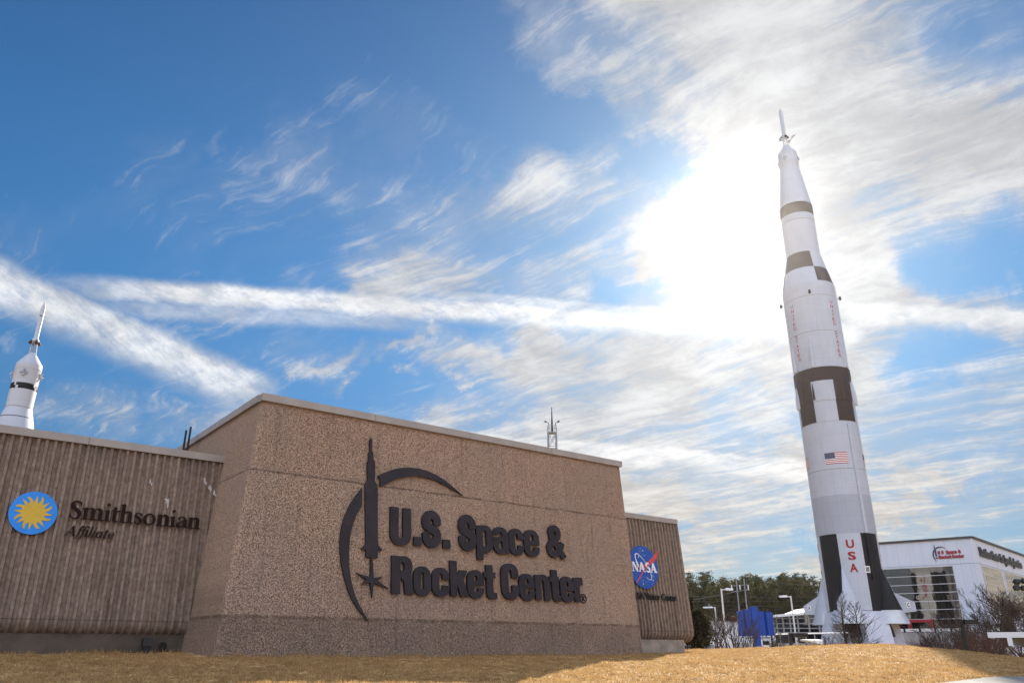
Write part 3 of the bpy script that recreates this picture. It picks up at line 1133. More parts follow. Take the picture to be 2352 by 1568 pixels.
def poly(pts):
    P = np.array(pts, float)

    def f(X, Y):
        d = np.full(X.shape, 1e9)
        ins = np.zeros(X.shape, bool)
        for k in range(len(P)):
            a, b = P[k], P[(k + 1) % len(P)]
            e = b - a
            L2 = max(e @ e, 1e-12)
            t = np.clip(((X - a[0]) * e[0] + (Y - a[1]) * e[1]) / L2, 0, 1)
            d = np.minimum(d, np.hypot(X - a[0] - t * e[0], Y - a[1] - t * e[1]))
            c = (a[1] > Y) != (b[1] > Y)
            with np.errstate(divide='ignore', invalid='ignore'):
                xi = a[0] + (Y - a[1]) / (e[1] if abs(e[1]) > 1e-12 else 1e-12) * e[0]
            ins ^= c & (X < xi)
        return np.where(ins, -d, d)
    f.bb = (P[:, 0].min(), P[:, 1].min(), P[:, 0].max(), P[:, 1].max())
    return f


def stroke(pts, w, butt=True):
    P = np.array(pts, float)
    W = np.full(len(P), w, float) if np.isscalar(w) else np.interp(np.linspace(0, 1, len(P)), np.linspace(0, 1, len(w)), w)

    def f(X, Y):
        d = np.full(X.shape, 1e9)
        for k in range(len(P) - 1):
            a, b = P[k], P[k + 1]
            e = b - a
            L = math.hypot(*e)
            if L < 1e-9:
                continue
            t = ((X - a[0]) * e[0] + (Y - a[1]) * e[1]) / (L * L)
            perp = np.abs((X - a[0]) * -e[1] + (Y - a[1]) * e[0]) / L
            tc = np.clip(t, 0, 1)
            hw = (W[k] * (1 - tc) + W[k + 1] * tc) / 2
            g = np.hypot(X - a[0] - tc * e[0], Y - a[1] - tc * e[1]) - hw
            if butt and k == 0:
                g = np.where(t < 0, np.maximum(perp - hw, -t * L), g)
            if butt and k == len(P) - 2:
                g = np.where(t > 1, np.maximum(perp - hw, (t - 1) * L), g)
            d = np.minimum(d, g)
        return d
    m = W.max()
    f.bb = (P[:, 0].min() - m, P[:, 1].min() - m, P[:, 0].max() + m, P[:, 1].max() + m)
    return f


def contours(ops, cell):
    """outline loops of a shape made by adding ('+') and cutting ('-') pieces"""
    bbs = np.array([f.bb for s, f in ops if s == '+'])
    x0, y0 = bbs[:, 0].min() - 3 * cell, bbs[:, 1].min() - 3 * cell
    x1, y1 = bbs[:, 2].max() + 3 * cell, bbs[:, 3].max() + 3 * cell
    xs = np.arange(x0, x1 + cell, cell)
    ys = np.arange(y0, y1 + cell, cell)
    X, Y = np.meshgrid(xs + 1.3e-5, ys + 1.7e-5)
    F = np.full(X.shape, 1e9)
    for s, f in ops:
        g = f(X, Y)
        F = np.minimum(F, g) if s == '+' else np.maximum(F, -g)
    F[np.abs(F) < 1e-7] = 1e-7
    ins = F < 0
    nxt = {}

    def ept(kind, j, i):
        if kind == 0:
            a, b = F[j, i], F[j, i + 1]
            return (X[j, i] + cell * a / (a - b), Y[j, i])
        a, b = F[j, i], F[j + 1, i]
        return (X[j, i], Y[j, i] + cell * a / (a - b))
    mixed = ins[:-1, :-1].astype(int) + ins[:-1, 1:] + ins[1:, :-1] + ins[1:, 1:]
    for j, i in zip(*np.where((mixed > 0) & (mixed < 4))):
        c = (ins[j, i], ins[j, i + 1], ins[j + 1, i + 1], ins[j + 1, i])
        e = [(0, j, i), (1, j, i + 1), (0, j + 1, i), (1, j, i)]
        code = c[0] | c[1] << 1 | c[2] << 2 | c[3] << 3
        segs = {1: [(3, 0)], 2: [(0, 1)], 3: [(3, 1)], 4: [(1, 2)], 5: [(3, 0), (1, 2)], 6: [(0, 2)], 7: [(3, 2)], 8: [(2, 3)], 9: [(2, 0)], 10: [(0, 1), (2, 3)], 11: [(2, 1)], 12: [(1, 3)], 13: [(1, 0)], 14: [(0, 3)]}[int(code)]
        for a, b in segs:
            nxt[e[a]] = e[b]
    loops = []
    while nxt:
        k0 = next(iter(nxt))
        lp = []
        k = k0
        while k in nxt:
            lp.append(ept(*k))
            k = nxt.pop(k)
        if len(lp) > 3:
            loops.append(rdp_loop(lp, cell * 0.22))
    return [l for l in loops if len(l) > 2]


def rdp_loop(pts, eps):
    P = np.array(pts)
    far = int(np.argmax(((P - P[0]) ** 2).sum(1)))

    def rdp(a):
        if len(a) < 3:
            return a
        e = a[-1] - a[0]
        L = math.hypot(*e)
        if L < 1e-9:
            d = np.hypot(*(a - a[0]).T)
        else:
            d = np.abs((a[:, 0] - a[0, 0]) * e[1] - (a[:, 1] - a[0, 1]) * e[0]) / L
        k = int(np.argmax(d))
        if d[k] < eps:
            return np.array([a[0], a[-1]])
        return np.r_[rdp(a[:k + 1])[:-1], rdp(a[k:])]
    A = rdp(P[:far + 1])
    B = rdp(np.r_[P[far:], P[:1]])
    return [tuple(p) for p in np.r_[A[:-1], B[:-1]]]


def solid(loops, place, depth, mb=None, mat=0):
    """front face and edges of a flat letter; place(x, y, out) -> world point"""
    mb = mb or MB()

    def inside(p, l):
        c = False
        for (xa, ya), (xb, yb) in zip(l, l[1:] + l[:1]):
            if (ya > p[1]) != (yb > p[1]) and p[0] < xa + (p[1] - ya) / (yb - ya) * (xb - xa):
                c = not c
        return c
    if len(loops) > 1:
        # each outline with its own holes, one at a time
        depth_of = [sum(inside(l[0], o) for o in loops if o is not l) for l in loops]
        outs = [l for l, d_ in zip(loops, depth_of) if d_ % 2 == 0]
        if len(outs) > 1:
            for o in outs:
                hs = [l for l, d_ in zip(loops, depth_of) if d_ % 2 == 1 and inside(l[0], o)]
                solid([o] + hs, place, depth, mb, mat)
            return mb
    flat = [p for l in loops for p in l]
    i = len(mb.v)
    n = len(flat)
    tris = geometry.tessellate_polygon([[Vector((x, y, 0)) for x, y in l] for l in loops])
    mb.v += [tuple(place(x, y, depth)) for x, y in flat]
    for t_ in tris:
        mb.face([i + k for k in t_], mat)
    if depth > 0:
        mb.v += [tuple(place(x, y, 0)) for x, y in flat]
        s = 0
        for l in loops:
            for k in range(len(l)):
                a, b = s + k, s + (k + 1) % len(l)
                mb.face((i + a, i + b, i + n + b, i + n + a), mat)
            s += len(l)
    return mb


def font_loops(text, width, height, bold=0.0):
    """plain built-in lettering as flat triangles scaled to width x height"""
    cu = bpy.data.curves.new('t', 'FONT')
    cu.body = text
    cu.size = 1
    cu.offset = bold
    cu.resolution_u = 3
    o = bpy.data.objects.new('t', cu)
    COL.objects.link(o)
    dg = bpy.context.evaluated_depsgraph_get()
    me = bpy.data.meshes.new_from_object(o.evaluated_get(dg))
    v = np.array([p.co[:2] for p in me.vertices])
    f = [tuple(p.vertices) for p in me.polygons]
    bpy.data.objects.remove(o)
    bpy.data.curves.remove(cu)
    bpy.data.meshes.remove(me)
    lo, hi = v.min(0), v.max(0)
    v = (v - lo) / (hi - lo) * np.array([width, height])
    return v, f


def font_solid(text, width, height, place, depth, bold=0.0, mb=None, mat=0):
    mb = mb or MB()
    v, f = font_loops(text, width, height, bold)
    i = len(mb.v)
    mb.v += [tuple(place(x, y, depth)) for x, y in v]
    edges = {}
    for q in f:
        mb.face([i + k for k in q], mat)
        for a, b in zip(q, q[1:] + q[:1]):
            edges[(a, b)] = 1
    if depth > 0:
        n = len(v)
        mb.v += [tuple(place(x, y, 0)) for x, y in v]
        for a, b in edges:
            if (b, a) not in edges:
                mb.face((i + a, i + b, i + n + b, i + n + a), mat)
    return mb


# heavy condensed letters of the wall sign; metres, baseline at 0
def glyph(ch, w, h, x):
    s, t_ = 0.40, 0.28
    O = lambda top: rrect(0, -.03, w, top + .03, .42)
    if ch == 'U':
        return [('+', rrect(0, -.03, w, h + 2, .45)), ('-', rrect(.42, .27, w - .42, h + 3, .13)), ('-', rect(-1, h, w + 1, h + 4))]
    if ch == '.':
        return [('+', rect(0, 0, w, w))]
    if ch == 'S':
        cx, rx, ry = w / 2, w / 2 - .2, .33
        pts = arc(cx, h - .50, rx, ry, 0, 180) + [(cx - rx + .03, h - .68), (cx - .17, h / 2 + .08), (cx + .17, h / 2 - .08), (cx + rx - .03, .68)] + arc(cx, .50, rx, ry, 0, -180)
        pts = [(cx + rx, h - .62)] + pts + [(cx - rx, .62)]
        return [('+', stroke(pts, .40))]
    if ch == 'C':
        return [('+', rrect(0, -.03, w, h + .03, .46)), ('-', rrect(.42, .27, w - .42, h - .27, .13)), ('-', rect(w - .5, .64, w + .1, h - .64))]
    if ch == 'R':
        m = h * .44
        return [('+', rect(0, 0, .42, h)), ('+', rrect(0, m, w - .04, h, .40)), ('+', rect(0, m, .5, h)), ('-', rrect(.42, m + .25, w - .45, h - .26, .10)),
                ('+', poly([(.42, m + .02), (w - .12, m + .16), (w - .05, m * .7), (w + .02, 0), (w - .42, 0), (w - .46, m * .75), (.42, m * .95)]))]
    if ch == 'o':
        return [('+', O(x)), ('-', rrect(.37, .23, w - .37, x - .23, .12))]
    if ch == 'c':
        return [('+', O(x)), ('-', rrect(.37, .23, w - .37, x - .23, .12)), ('-', rect(w - .45, .47, w + .1, x - .48))]
    if ch == 'e':
        return [('+', O(x)), ('-', rrect(.37, .72, w - .36, x - .22, .10)), ('-', rrect(.37, .23, w - .36, .54, .10)), ('-', rect(w - .5, .44, w + .1, .54))]
    if ch == 'p':
        return [('+', rect(0, -.38, .37, x)), ('+', rrect(0, -.03, w, x + .03, .40)), ('+', rect(0, -.02, .3, x)), ('-', rrect(.37, .23, w - .37, x - .23, .12))]
    if ch == 'a':
        return [('+', O(x)), ('+', rect(w - .37, 0, w, x - .4)), ('+', rect(w - .3, 0, w + .06, .16)), ('-', rect(-.1, .76, .40, .88)), ('-', rrect(.36, .80, w - .37, x - .22, .08)),
                ('-', rrect(.35, .20, w - .37, .56, .10))]
    if ch == 'k':
        return [('+', rect(0, 0, .37, h)), ('+', poly([(.30, .50), (.30, .80), (w - .42, x), (w + .01, x), (.66, .66)])), ('+', poly([(.36, .60), (.70, .82), (w + .04, 0), (w - .40, 0)]))]
    if ch == 't':
        return [('+', rect(.15, .18, .53, h * .94)), ('+', rect(0, x - .26, w - .05, x)), ('+', rrect(.15, -.03, w + .3, .5, .2)), ('-', rect(.53, .24, w + .5, x - .27)), ('-', rect(w, -.1, w + .6, .6))]
    if ch == 'n':
        return [('+', rect(0, 0, .37, x)), ('+', rrect(.05, -2, w, x + .03, .38)), ('-', rrect(.37, -3, w - .37, x - .24, .12)), ('-', rect(-.1, -3, w + .1, 0))]
    if ch == 'r':
        return [('+', rect(0, 0, .37, x)), ('+', rrect(.10, x - .36, w + .5, x + .03, .16)), ('-', rect(w, 0, w + 1, x + 1))]
    if ch == '&':
        pts = [(w - .12, .02), (.42, 1.02)] + arc(.62, 1.30, .26, .22, 200, 0, 12) + [(.86, 1.12), (.45, .78)] + arc(.50, .47, .29, .30, 120, 330, 14) + [(w - .32, .55), (w - .22, .80)]
        return [('+', stroke(pts, .33)), ('-', rect(-1, -1, w + 1, -.03))]
    raise KeyError(ch)


SIGN = [  # character, left, width, baseline, cap height, x height
    ('U', 17.15, 1.07, 4.63, 1.65, 1.26), ('.', 18.37, .40, 4.64, 1.65, 1.26), ('S', 18.81, 1.02, 4.63, 1.66, 1.26), ('.', 19.93, .40, 4.64, 1.65, 1.26),
    ('S', 20.82, 1.01, 4.63, 1.67, 1.26), ('p', 21.84, .96, 4.63, 1.65, 1.24), ('a', 22.82, .95, 4.63, 1.65, 1.24), ('c', 23.80, .93, 4.63, 1.65, 1.25), ('e', 24.75, .98, 4.63, 1.65, 1.26),
    ('&', 26.20, 1.30, 4.63, 1.67, 1.26),
    ('R', 17.24, 1.08, 2.53, 1.60, 1.20), ('o', 18.34, .90, 2.51, 1.60, 1.21), ('c', 19.30, .93, 2.51, 1.60, 1.21), ('k', 20.28, .95, 2.53, 1.58, 1.17), ('e', 21.22, .94, 2.51, 1.60, 1.21),
    ('t', 22.17, .74, 2.53, 1.60, 1.17), ('C', 23.20, 1.06, 2.53, 1.61, 1.2), ('e', 24.28, .95, 2.51, 1.6, 1.21), ('n', 25.27, .94, 2.53, 1.6, 1.20), ('t', 26.22, .68, 2.53, 1.6, 1.17),
    ('e', 26.90, .92, 2.51, 1.6, 1.21), ('r', 27.84, .60, 2.53, 1.6, 1.18)]
EMB_ROCKET = [(16.13, 9.36), (16.06, 9.24), (16.07, 8.72), (16.01, 8.59), (16.02, 8.29), (15.96, 8.19), (15.99, 7.34), (15.87, 7.16), (15.97, 4.51), (15.76, 4.33), (15.77, 4.28), (15.99, 4.28), (15.99, 3.98), (16.22, 3.98), (16.22, 3.16), (15.56, 3.29), (16.04, 3.05), (15.84, 2.84), (16.22, 2.94), (16.33, 2.29), (16.39, 2.92), (17.12, 2.71), (16.55, 3.05), (16.86, 3.22), (16.39, 3.14), (16.31, 3.98), (16.57, 3.98), (16.57, 4.28), (16.76, 4.29), (16.76, 4.37), (16.56, 4.53), (16.50, 7.16), (16.36, 7.36), (16.35, 8.22), (16.27, 8.34), (16.25, 8.65), (16.19, 8.77), (16.19, 9.24)]
EMB_LEFT = [(15.73, 6.97), (15.46, 6.61), (15.18, 6.16), (14.96, 5.68), (14.82, 5.20), (14.76, 4.71), (14.77, 4.18), (14.85, 3.66), (15.0, 3.12), (15.17, 2.64), (15.37, 2.26), (15.62, 1.92), (15.92, 1.60), (16.18, 1.38), (15.98, 1.66), (15.76, 1.98), (15.55, 2.35), (15.39, 2.76), (15.27, 3.24), (15.20, 3.76), (15.19, 4.31), (15.23, 4.84), (15.33, 5.30), (15.47, 5.70), (15.64, 6.02), (15.74, 6.18)]
EMB_ARC = [(16.52, 7.62), (16.84, 7.81), (17.28, 8.01), (17.74, 8.15), (18.18, 8.23), (18.63, 8.25), (19.12, 8.20), (19.66, 8.06), (20.20, 7.83), (20.71, 7.52), (21.16, 7.22), (20.66, 7.44), (20.14, 7.64), (19.62, 7.79), (19.12, 7.87), (18.63, 7.88), (18.10, 7.80), (17.58, 7.64), (17.10, 7.40), (16.66, 7.12), (16.63, 7.42)]


def smooth_loop(pts, keep=()):
    return pts


def build_wall_sign():
    s = thing('wall_sign', 'dark bronze U.S. Space & Rocket Center letters and rocket emblem on the pebbled wall', 'sign', wallp(MAIN, 21, 1.4))
    for loop, nm in ((EMB_ROCKET, 'rocket_emblem'), (EMB_LEFT, 'emblem_crescent'), (EMB_ARC, 'emblem_crescent')):
        solid([loop], lambda x, y, o: wallp(MAIN, x, y, 0.02 + o), 0.10).build(nm, M['bronze'], s)
    cache = {}
    for ch, left, w_, base, cap, xh in SIGN:
        lp = contours(glyph(ch, w_, cap, xh), 0.028)
        solid(lp, lambda x, y, o, L=left, B=base: wallp(MAIN, L + x, B + y, 0.03 + o), 0.13).build('letter', M['bronze'], s)
    rg = MB()
    solid(contours([('+', disc(28.50, 2.72, .23)), ('-', disc(28.50, 2.72, .185))], 0.02), lambda x, y, o: wallp(MAIN, x, y, 0.02 + o), 0.04, rg)
    font_solid('R', .20, .24, lambda x, y, o: wallp(MAIN, 28.41 + x, 2.60 + y, 0.02 + o), 0.04, 0.02, rg)
    rg.build('registered_mark', M['bronze'], s)


build_wall_sign()


# ------------------------------------------------------------------ serif letters on the left wing
def serif(ch, sc, it=False):
    """old-style serif letters, cap height 1; italic adds slant later"""
    x = .66
    st, hr, sh = (.15, .055, .05) if not it else (.105, .04, .035)
    sx = .075 if not it else .03

    def stem(cx, y0, y1, top=True, bot=True):
        r = [('+', rect(cx - st / 2, y0, cx + st / 2, y1))]
        if bot:
            r.append(('+', rect(cx - st / 2 - sx, y0, cx + st / 2 + sx, y0 + sh)))
        if top:
            r.append(('+', poly([(cx - st / 2 - sx - .02, y1 - .07), (cx - st / 2, y1 - .11), (cx + st / 2, y1 - .05), (cx + st / 2, y1 + .03)])))
        return r
    if ch == 'S':
        pts = [(.50, .78)] + arc(.31, .78, .18, .20, 10, 180, 10) + [(.16, .66), (.28, .55), (.40, .44), (.48, .32)] + arc(.29, .24, .19, .235, 20, -180, 12)
        return [('+', stroke(pts, [.04, .055, .07, .12, .17, .17, .12, .07, .055, .04])), ('+', rect(.475, .72, .515, .98)), ('+', rect(.075, .02, .115, .27))], .60
    if ch == 'm':
        r = stem(.15, 0, x) + stem(.47, 0, x - .12, False) + stem(.79, 0, x - .12, False)
        for a in (.15, .47):
            r.append(('+', stroke([(a, x - .20)] + arc(a + .20, x - .15, .125, .13, 150, 0, 10) + [(a + .325, .2)], [.04, .06, .11, st, st])))
        return r, .96
    if ch == 'n':
        r = stem(.15, 0, x) + stem(.48, 0, x - .12, False)
        r.append(('+', stroke([(.15, x - .20)] + arc(.355, x - .15, .13, .13, 150, 0, 10) + [(.485, .2)], [.04, .06, .11, st, st])))
        return r, .65
    if ch == 'h':
        r = stem(.15, 0, 1.06) + stem(.48, 0, x - .12, False)
        r.append(('+', stroke([(.15, x - .20)] + arc(.355, x - .15, .13, .13, 150, 0, 10) + [(.485, .2)], [.04, .06, .11, st, st])))
        return r, .65
    if ch == 'i':
        return stem(.15, 0, x - .03, True, not it) + [('+', disc(.15, .94, .08 if not it else .06))] + ([('+', stroke([(.15, .12)] + arc(.22, .08, .06, .06, 180, 330, 6), [st, hr]))] if it else []), .32 if not it else .29
    if ch == 'l':
        return [('+', rect(.15 - st / 2, .08, .15 + st / 2, 1.04)), ('+', poly([(.03, .97), (.15, .94), (.2, 1.06)])), ('+', stroke([(.15, .12)] + arc(.22, .08, .06, .06, 180, 330, 6), [st, hr]))], .29
    if ch == 't':
        r = [('+', rect(.16 - st / 2, .1, .16 + st / 2, .84)), ('+', rect(.02, x - .06, .38, x)), ('+', stroke([(.16, .14)] + arc(.25, .10, .08, .085, 180, 330, 8), [st, .05])), ('+', poly([(.02, x - .05), (.16 - st / 2, .70), (.16 + st / 2, .88), (.16 + st / 2, x - .05)]))]
        return r, .40
    if ch == 's':
        pts = [(.36, .50)] + arc(.225, .51, .125, .125, 15, 180, 8) + [(.11, .43), (.22, .36), (.33, .28)] + arc(.215, .17, .135, .15, 20, -180, 10)
        return [('+', stroke(pts, [.035, .05, .07, .12, .13, .10, .06, .035])), ('+', rect(.34, .46, .375, .64)), ('+', rect(.06, .02, .095, .20))], .45
    if ch == 'o':
        return [('+', disc(.31, .325, .29, .345)), ('-', disc(.31, .325, .155, .275))], .66
    if ch == 'a':
        if it:
            return [('+', disc(.25, .30, .21, .31)), ('-', disc(.27, .30, .12, .25)), ('+', rect(.40, .08, .40 + st, .62)), ('+', stroke([(.45, .12)] + arc(.52, .08, .06, .06, 180, 330, 6), [st, hr]))], .58
        return [('+', rect(.36, .06, .36 + st, .48)), ('+', stroke([(.10, .50)] + arc(.27, .46, .16, .18, 150, 0, 10) + [(.435, .40)], [.10, .05, .07, st])), ('+', stroke([(.40, .40), (.22, .33)] + arc(.20, .17, .12, .15, 100, 310, 10) + [(.40, .13)], [.045, .08, .13, .10, .05])), ('+', stroke([(.45, .1), (.50, .03), (.58, .06)], [.10, .07, .03]))], .58
    if ch == 'e':
        return [('+', disc(.25, .31, .21, .32)), ('-', disc(.27, .43, .115, .155)), ('-', disc(.27, .20, .115, .14)), ('-', poly([(.27, .12), (.6, .22), (.6, .32), (.27, .28)])), ('+', rect(.15, .29, .44, .335))], .50
    if ch == 'A':
        return [('+', poly([(.33, 1.0), (.40, 1.0), (.72, 0), (.58, 0), (.34, .80)])), ('+', poly([(.33, .96), (.37, .84), (.10, 0), (.04, 0)])), ('+', rect(.17, .30, .55, .345)), ('+', rect(-.04, 0, .19, .04)), ('+', rect(.50, 0, .80, .04))], .78
    if ch == 'f':
        return [('+', stroke([(.02, -.24), (.08, -.25), (.13, -.15), (.16, .1), (.18, .75)] + arc(.29, .86, .11, .15, 180, 40, 8), [.05, .07, st, st, st, .09, .05])), ('+', rect(.04, x - .05, .34, x)), ('+', disc(.37, .95, .04))], .30
    raise KeyError(ch)


def build_left_sign():
    s = thing('wall_sign', 'brown Smithsonian Affiliate letters on the ribbed left wing', 'sign', wallp(WING, 7.3, 4.3))

    def line(text, left, right, base, cap, it):
        gl = [serif(c, cap, it) for c in text]
        kern = -.02 if not it else -.01
        tot = sum(a for _, a in gl) + kern * (len(text) - 1)
        k = (right - left) / tot
        px = left
        for (ops, adv), c in zip(gl, text):
            lp = contours(ops, 0.022)
            slant = .22 if it else 0
            solid(lp, lambda x, y, o, P=px: wallp(WING, P + (x + slant * y) * k, base + y * cap, 0.02 + o), 0.06).build('letter', M['brownletter'], s)
            px += (adv + kern) * k
    line('Smithsonian', 4.95, 10.07, 5.09, .70, False)
    line('Affiliate', 4.97, 6.72, 4.42, .40, True)
    # sun badge
    d = thing('sun_badge', 'round blue badge with a yellow sun on the ribbed left wing', 'badge', wallp(WING, 3.77, 4.3))
    cx, cz, rr = 3.77, 5.165, 0.815
    ring = [(cx + rr * math.cos(2 * math.pi * k / 64), cz + rr * math.sin(2 * math.pi * k / 64)) for k in range(64)]
    solid([ring], lambda x, y, o: wallp(WING, x, y, 0.02 + o), 0.06).build('disc', M['smblue'], d)
    ops = [('+', disc(0, 0, .365))]
    for k in range(16):
        an = R(90 - 3 + 22.5 * k)
        ca, sa = math.cos(an), math.sin(an)
        tf = lambda r, t_: (r * ca - t_ * sa, r * sa + t_ * ca)
        if k % 2 == 0:
            ops.append(('+', poly([tf(.33, .085), tf(.67, 0), tf(.33, -.085)])))
        else:
            sg = 1 if k in (1, 5, 9, 13) else 1
            ctr = [tf(.30, 0), tf(.38, -.012), tf(.45, -.016), tf(.52, 0.0), tf(.58, .03), tf(.62, .07), tf(.645, .105)]
            ops.append(('+', stroke(ctr, [.17, .15, .115, .10, .085, .055, .012])))
    lp = contours(ops, 0.012)
    solid(lp, lambda x, y, o: wallp(WING, cx + x, cz + y, 0.085 + o), 0.012).build('sun', M['smgold'], d)


build_left_sign()


def build_agency_sign():
    cx, cz, rr = 37.43, 5.10, 1.31
    d = thing('agency_badge', 'round blue NASA badge with red swoosh on the ribbed right wing', 'badge', wallp(WING, cx, cz - rr))
    pl = lambda off: (lambda x, y, o: wallp(WING, cx + x, cz + y, off + o))
    ring = [(rr * math.cos(2 * math.pi * k / 64), rr * math.sin(2 * math.pi * k / 64)) for k in range(64)]
    solid([ring], pl(0.02), 0.06).build('disc', M['nablue'], d)
    # white orbit
    orb = []
    for k in range(48):
        an = R(-52 + 308 * k / 47)
        a, b = .95 * math.cos(an), .34 * math.sin(an)
        th = R(-52)
        orb.append((a * math.cos(th) - b * math.sin(th) - .02, a * math.sin(th) + b * math.cos(th) + .02))
    solid(contours([('+', stroke(orb, [.02, .035, .045, .03, .05, .07, .09]))], 0.014), pl(0.083), 0.004).build('orbit', M['nawhite'], d)
    # letters with small serifs
    lt = MB()

    def L(ops, x):
        solid(contours(ops, 0.012), lambda a, b, o: wallp(WING, cx + x + a, cz - .30 + b, 0.094 + o), 0.004, lt)
    Aops = [('+', poly([(.22, .58), (.38, .58), (.60, 0), (.40, 0), (.28, .36)])), ('+', poly([(.24, .55), (.30, .40), (.13, 0), (.06, 0)])), ('+', rect(.14, .15, .42, .21)), ('+', rect(0, 0, .20, .04)), ('+', rect(.34, 0, .64, .04))]
    L([('+', rect(.08, 0, .14, .58)), ('+', rect(.46, 0, .52, .58)), ('+', poly([(.04, .58), (.24, .58), (.54, 0), (.40, 0)])), ('+', rect(0, 0, .22, .04)), ('+', rect(.38, .54, .60, .58))], -1.08)
    L(Aops, -.50)
    L([('+', stroke([(.42, .47)] + arc(.25, .43, .14, .12, 20, 180, 10) + [(.14, .36), (.25, .30), (.38, .22)] + arc(.24, .14, .15, .115, 20, -170, 10), [.08, .09, .12, .15, .15, .12, .09, .07]))], .12)
    L(Aops, .56)
    lt.build('lettering', M['nawhite'], d)
    up = [(-.95, -.16), (-.40, .0), (.20, .22), (.62, .46), (.98, .72), (1.30, .98), (1.53, 1.10), (1.44, .86), (1.22, .56), (.98, .34), (.60, .18), (.10, .04), (-.45, -.08)]
    dn = [(-.86, -.98), (-.45, -.55), (.05, -.10), (.52, .26), (1.0, .60), (1.5, 1.06), (1.40, .84), (1.08, .56), (.62, .24), (.12, -.13), (-.38, -.60), (-.80, -1.02)]
    sw = MB()
    solid([up], pl(0.088), 0.004, sw)
    solid([dn], pl(0.100), 0.004, sw)
    sw.build('red_swoosh', M['nared'], d)
    for x, y, s in [(-.12, 1.12, .035), (.10, 1.02, .06), (-.2, .95, .025), (0, .80, .02), (.18, .72, .035), (-.35, .62, .06), (-.42, .55, .02), (-.3, .84, .02), (-.08, .95, .02), (-.3, -.62, .025), (-.4, -.72, .025), (-.2, -.82, .035), (-.3, -.92, .025), (-.22, -1.05, .06), (.05, -.92, .02), (.25, -.82, .025), (.75, -.5, .05), (.68, -.46, .02), (.82, -.62, .02), (.72, -.78, .06), (.55, -.72, .02), (.60, -.60, .02), (.6, -1.0, .03), (-.18, -.98, .02), (.55, -.5, .02)]:
        pts = []
        for k in range(8):
            r_ = s if k % 2 == 0 else s * .38
            pts.append((x + r_ * math.cos(math.pi * k / 4), y + r_ * math.sin(math.pi * k / 4)))
        solid([pts], pl(0.082), 0.003).build('star', M['nawhite'], d)
    t = thing('wall_sign', 'thin black NASA Visitor Center letters below the round badge', 'sign', wallp(WING, cx, 3.1))
    mm = font_solid('SA Visitor Center', 3.56, .42, lambda x, y, o: wallp(WING, 36.60 + x, 3.14 + y, 0.02 + o), 0.06, 0.012)
    font_solid('NA', .60, .42, lambda x, y, o: wallp(WING, 35.94 + x, 3.14 + y, 0.02 + o), 0.06, 0.012, mm)
    mm.build('lettering', M['dark'], t)


build_agency_sign()


def build_wall_extras():
    # dark spotlight box standing against the plinth, and two steel uprights on the roof
    f = thing('ground_spotlight', 'small dark box spotlight on a stub by the left wing plinth', 'spotlight', T * 8.6 + N * -34.85 + Vector((0, 0, gz(*(T * 8.6 + N * -34.85).xy) - .02)))
    o = ORIGIN[f]
    a = MB()
    a.hexa([o + T * -.17 + N * -.1 + Vector((0, 0, -.1)), o + T * .17 + N * -.1 + Vector((0, 0, -.1)), o + T * .17 + N * .12 + Vector((0, 0, -.1)), o + T * -.17 + N * .12 + Vector((0, 0, -.1))],
           [o + T * -.12 + N * -.08 + Vector((0, 0, .30)), o + T * .12 + N * -.08 + Vector((0, 0, .30)), o + T * .12 + N * .08 + Vector((0, 0, .30)), o + T * -.12 + N * .08 + Vector((0, 0, .30))])
    a.build('stub', M['dark'], f)
    a = MB()
    a.hexa([o + T * -.19 + N * -.12 + Vector((0, 0, .30)), o + T * .19 + N * -.12 + Vector((0, 0, .30)), o + T * .19 + N * .14 + Vector((0, 0, .28)), o + T * -.19 + N * .14 + Vector((0, 0, .28))],
           [o + T * -.18 + N * -.12 + Vector((0, 0, .56)), o + T * .18 + N * -.12 + Vector((0, 0, .56)), o + T * .18 + N * .06 + Vector((0, 0, .54)), o + T * -.18 + N * .06 + Vector((0, 0, .54))])
    a.build('lamp_head', M['dark'], f)
    for (px0, py0, px1, py1, lab) in ((418, 1032, 428, 988, 'shorter dark steel upright standing on the left wing roof'), (428, 1034, 438.5, 980, 'taller dark steel upright standing on the left wing roof')):
        p0, p1 = at(px0, py0, 38.5), at(px1, py1, 38.5)
        r = thing('steel_upright', lab, 'steel post', (p1.x, p1.y, 8.15), 'steel uprights on the left wing roof')
        m = MB()
        m.bar((p1.x, p1.y, 8.14), (p1.x, p1.y, p1.z), 0.055, 0.055, 8)
        m.build('post', M['dark'], r)
        m = MB()
        m.box((p1.x, p1.y, 8.18), (.26, .26, .06))
        m.build('base_plate', M['dark'], r)


build_wall_extras()

# ------------------------------------------------------------------ the big rocket
RX, RY = 59.87, 142.0
LS = Vector((RX, RY, 0)).normalized()
RT = Vector((LS.y, -LS.x, 0))


def rframe(phi):
    return -LS * math.cos(phi) + RT * math.sin(phi)


def on_rocket(r, phi0, z0):
    """maps flat (x right, y up, out) onto the round body"""
    def f(x, y, o):
        e = rframe(R(phi0) + x / r)
        return Vector((RX, RY, 0)) + e * (r + o) + Vector((0, 0, z0 + y))
    return f


def wrap180(a):
    return (a + 180) % 360 - 180


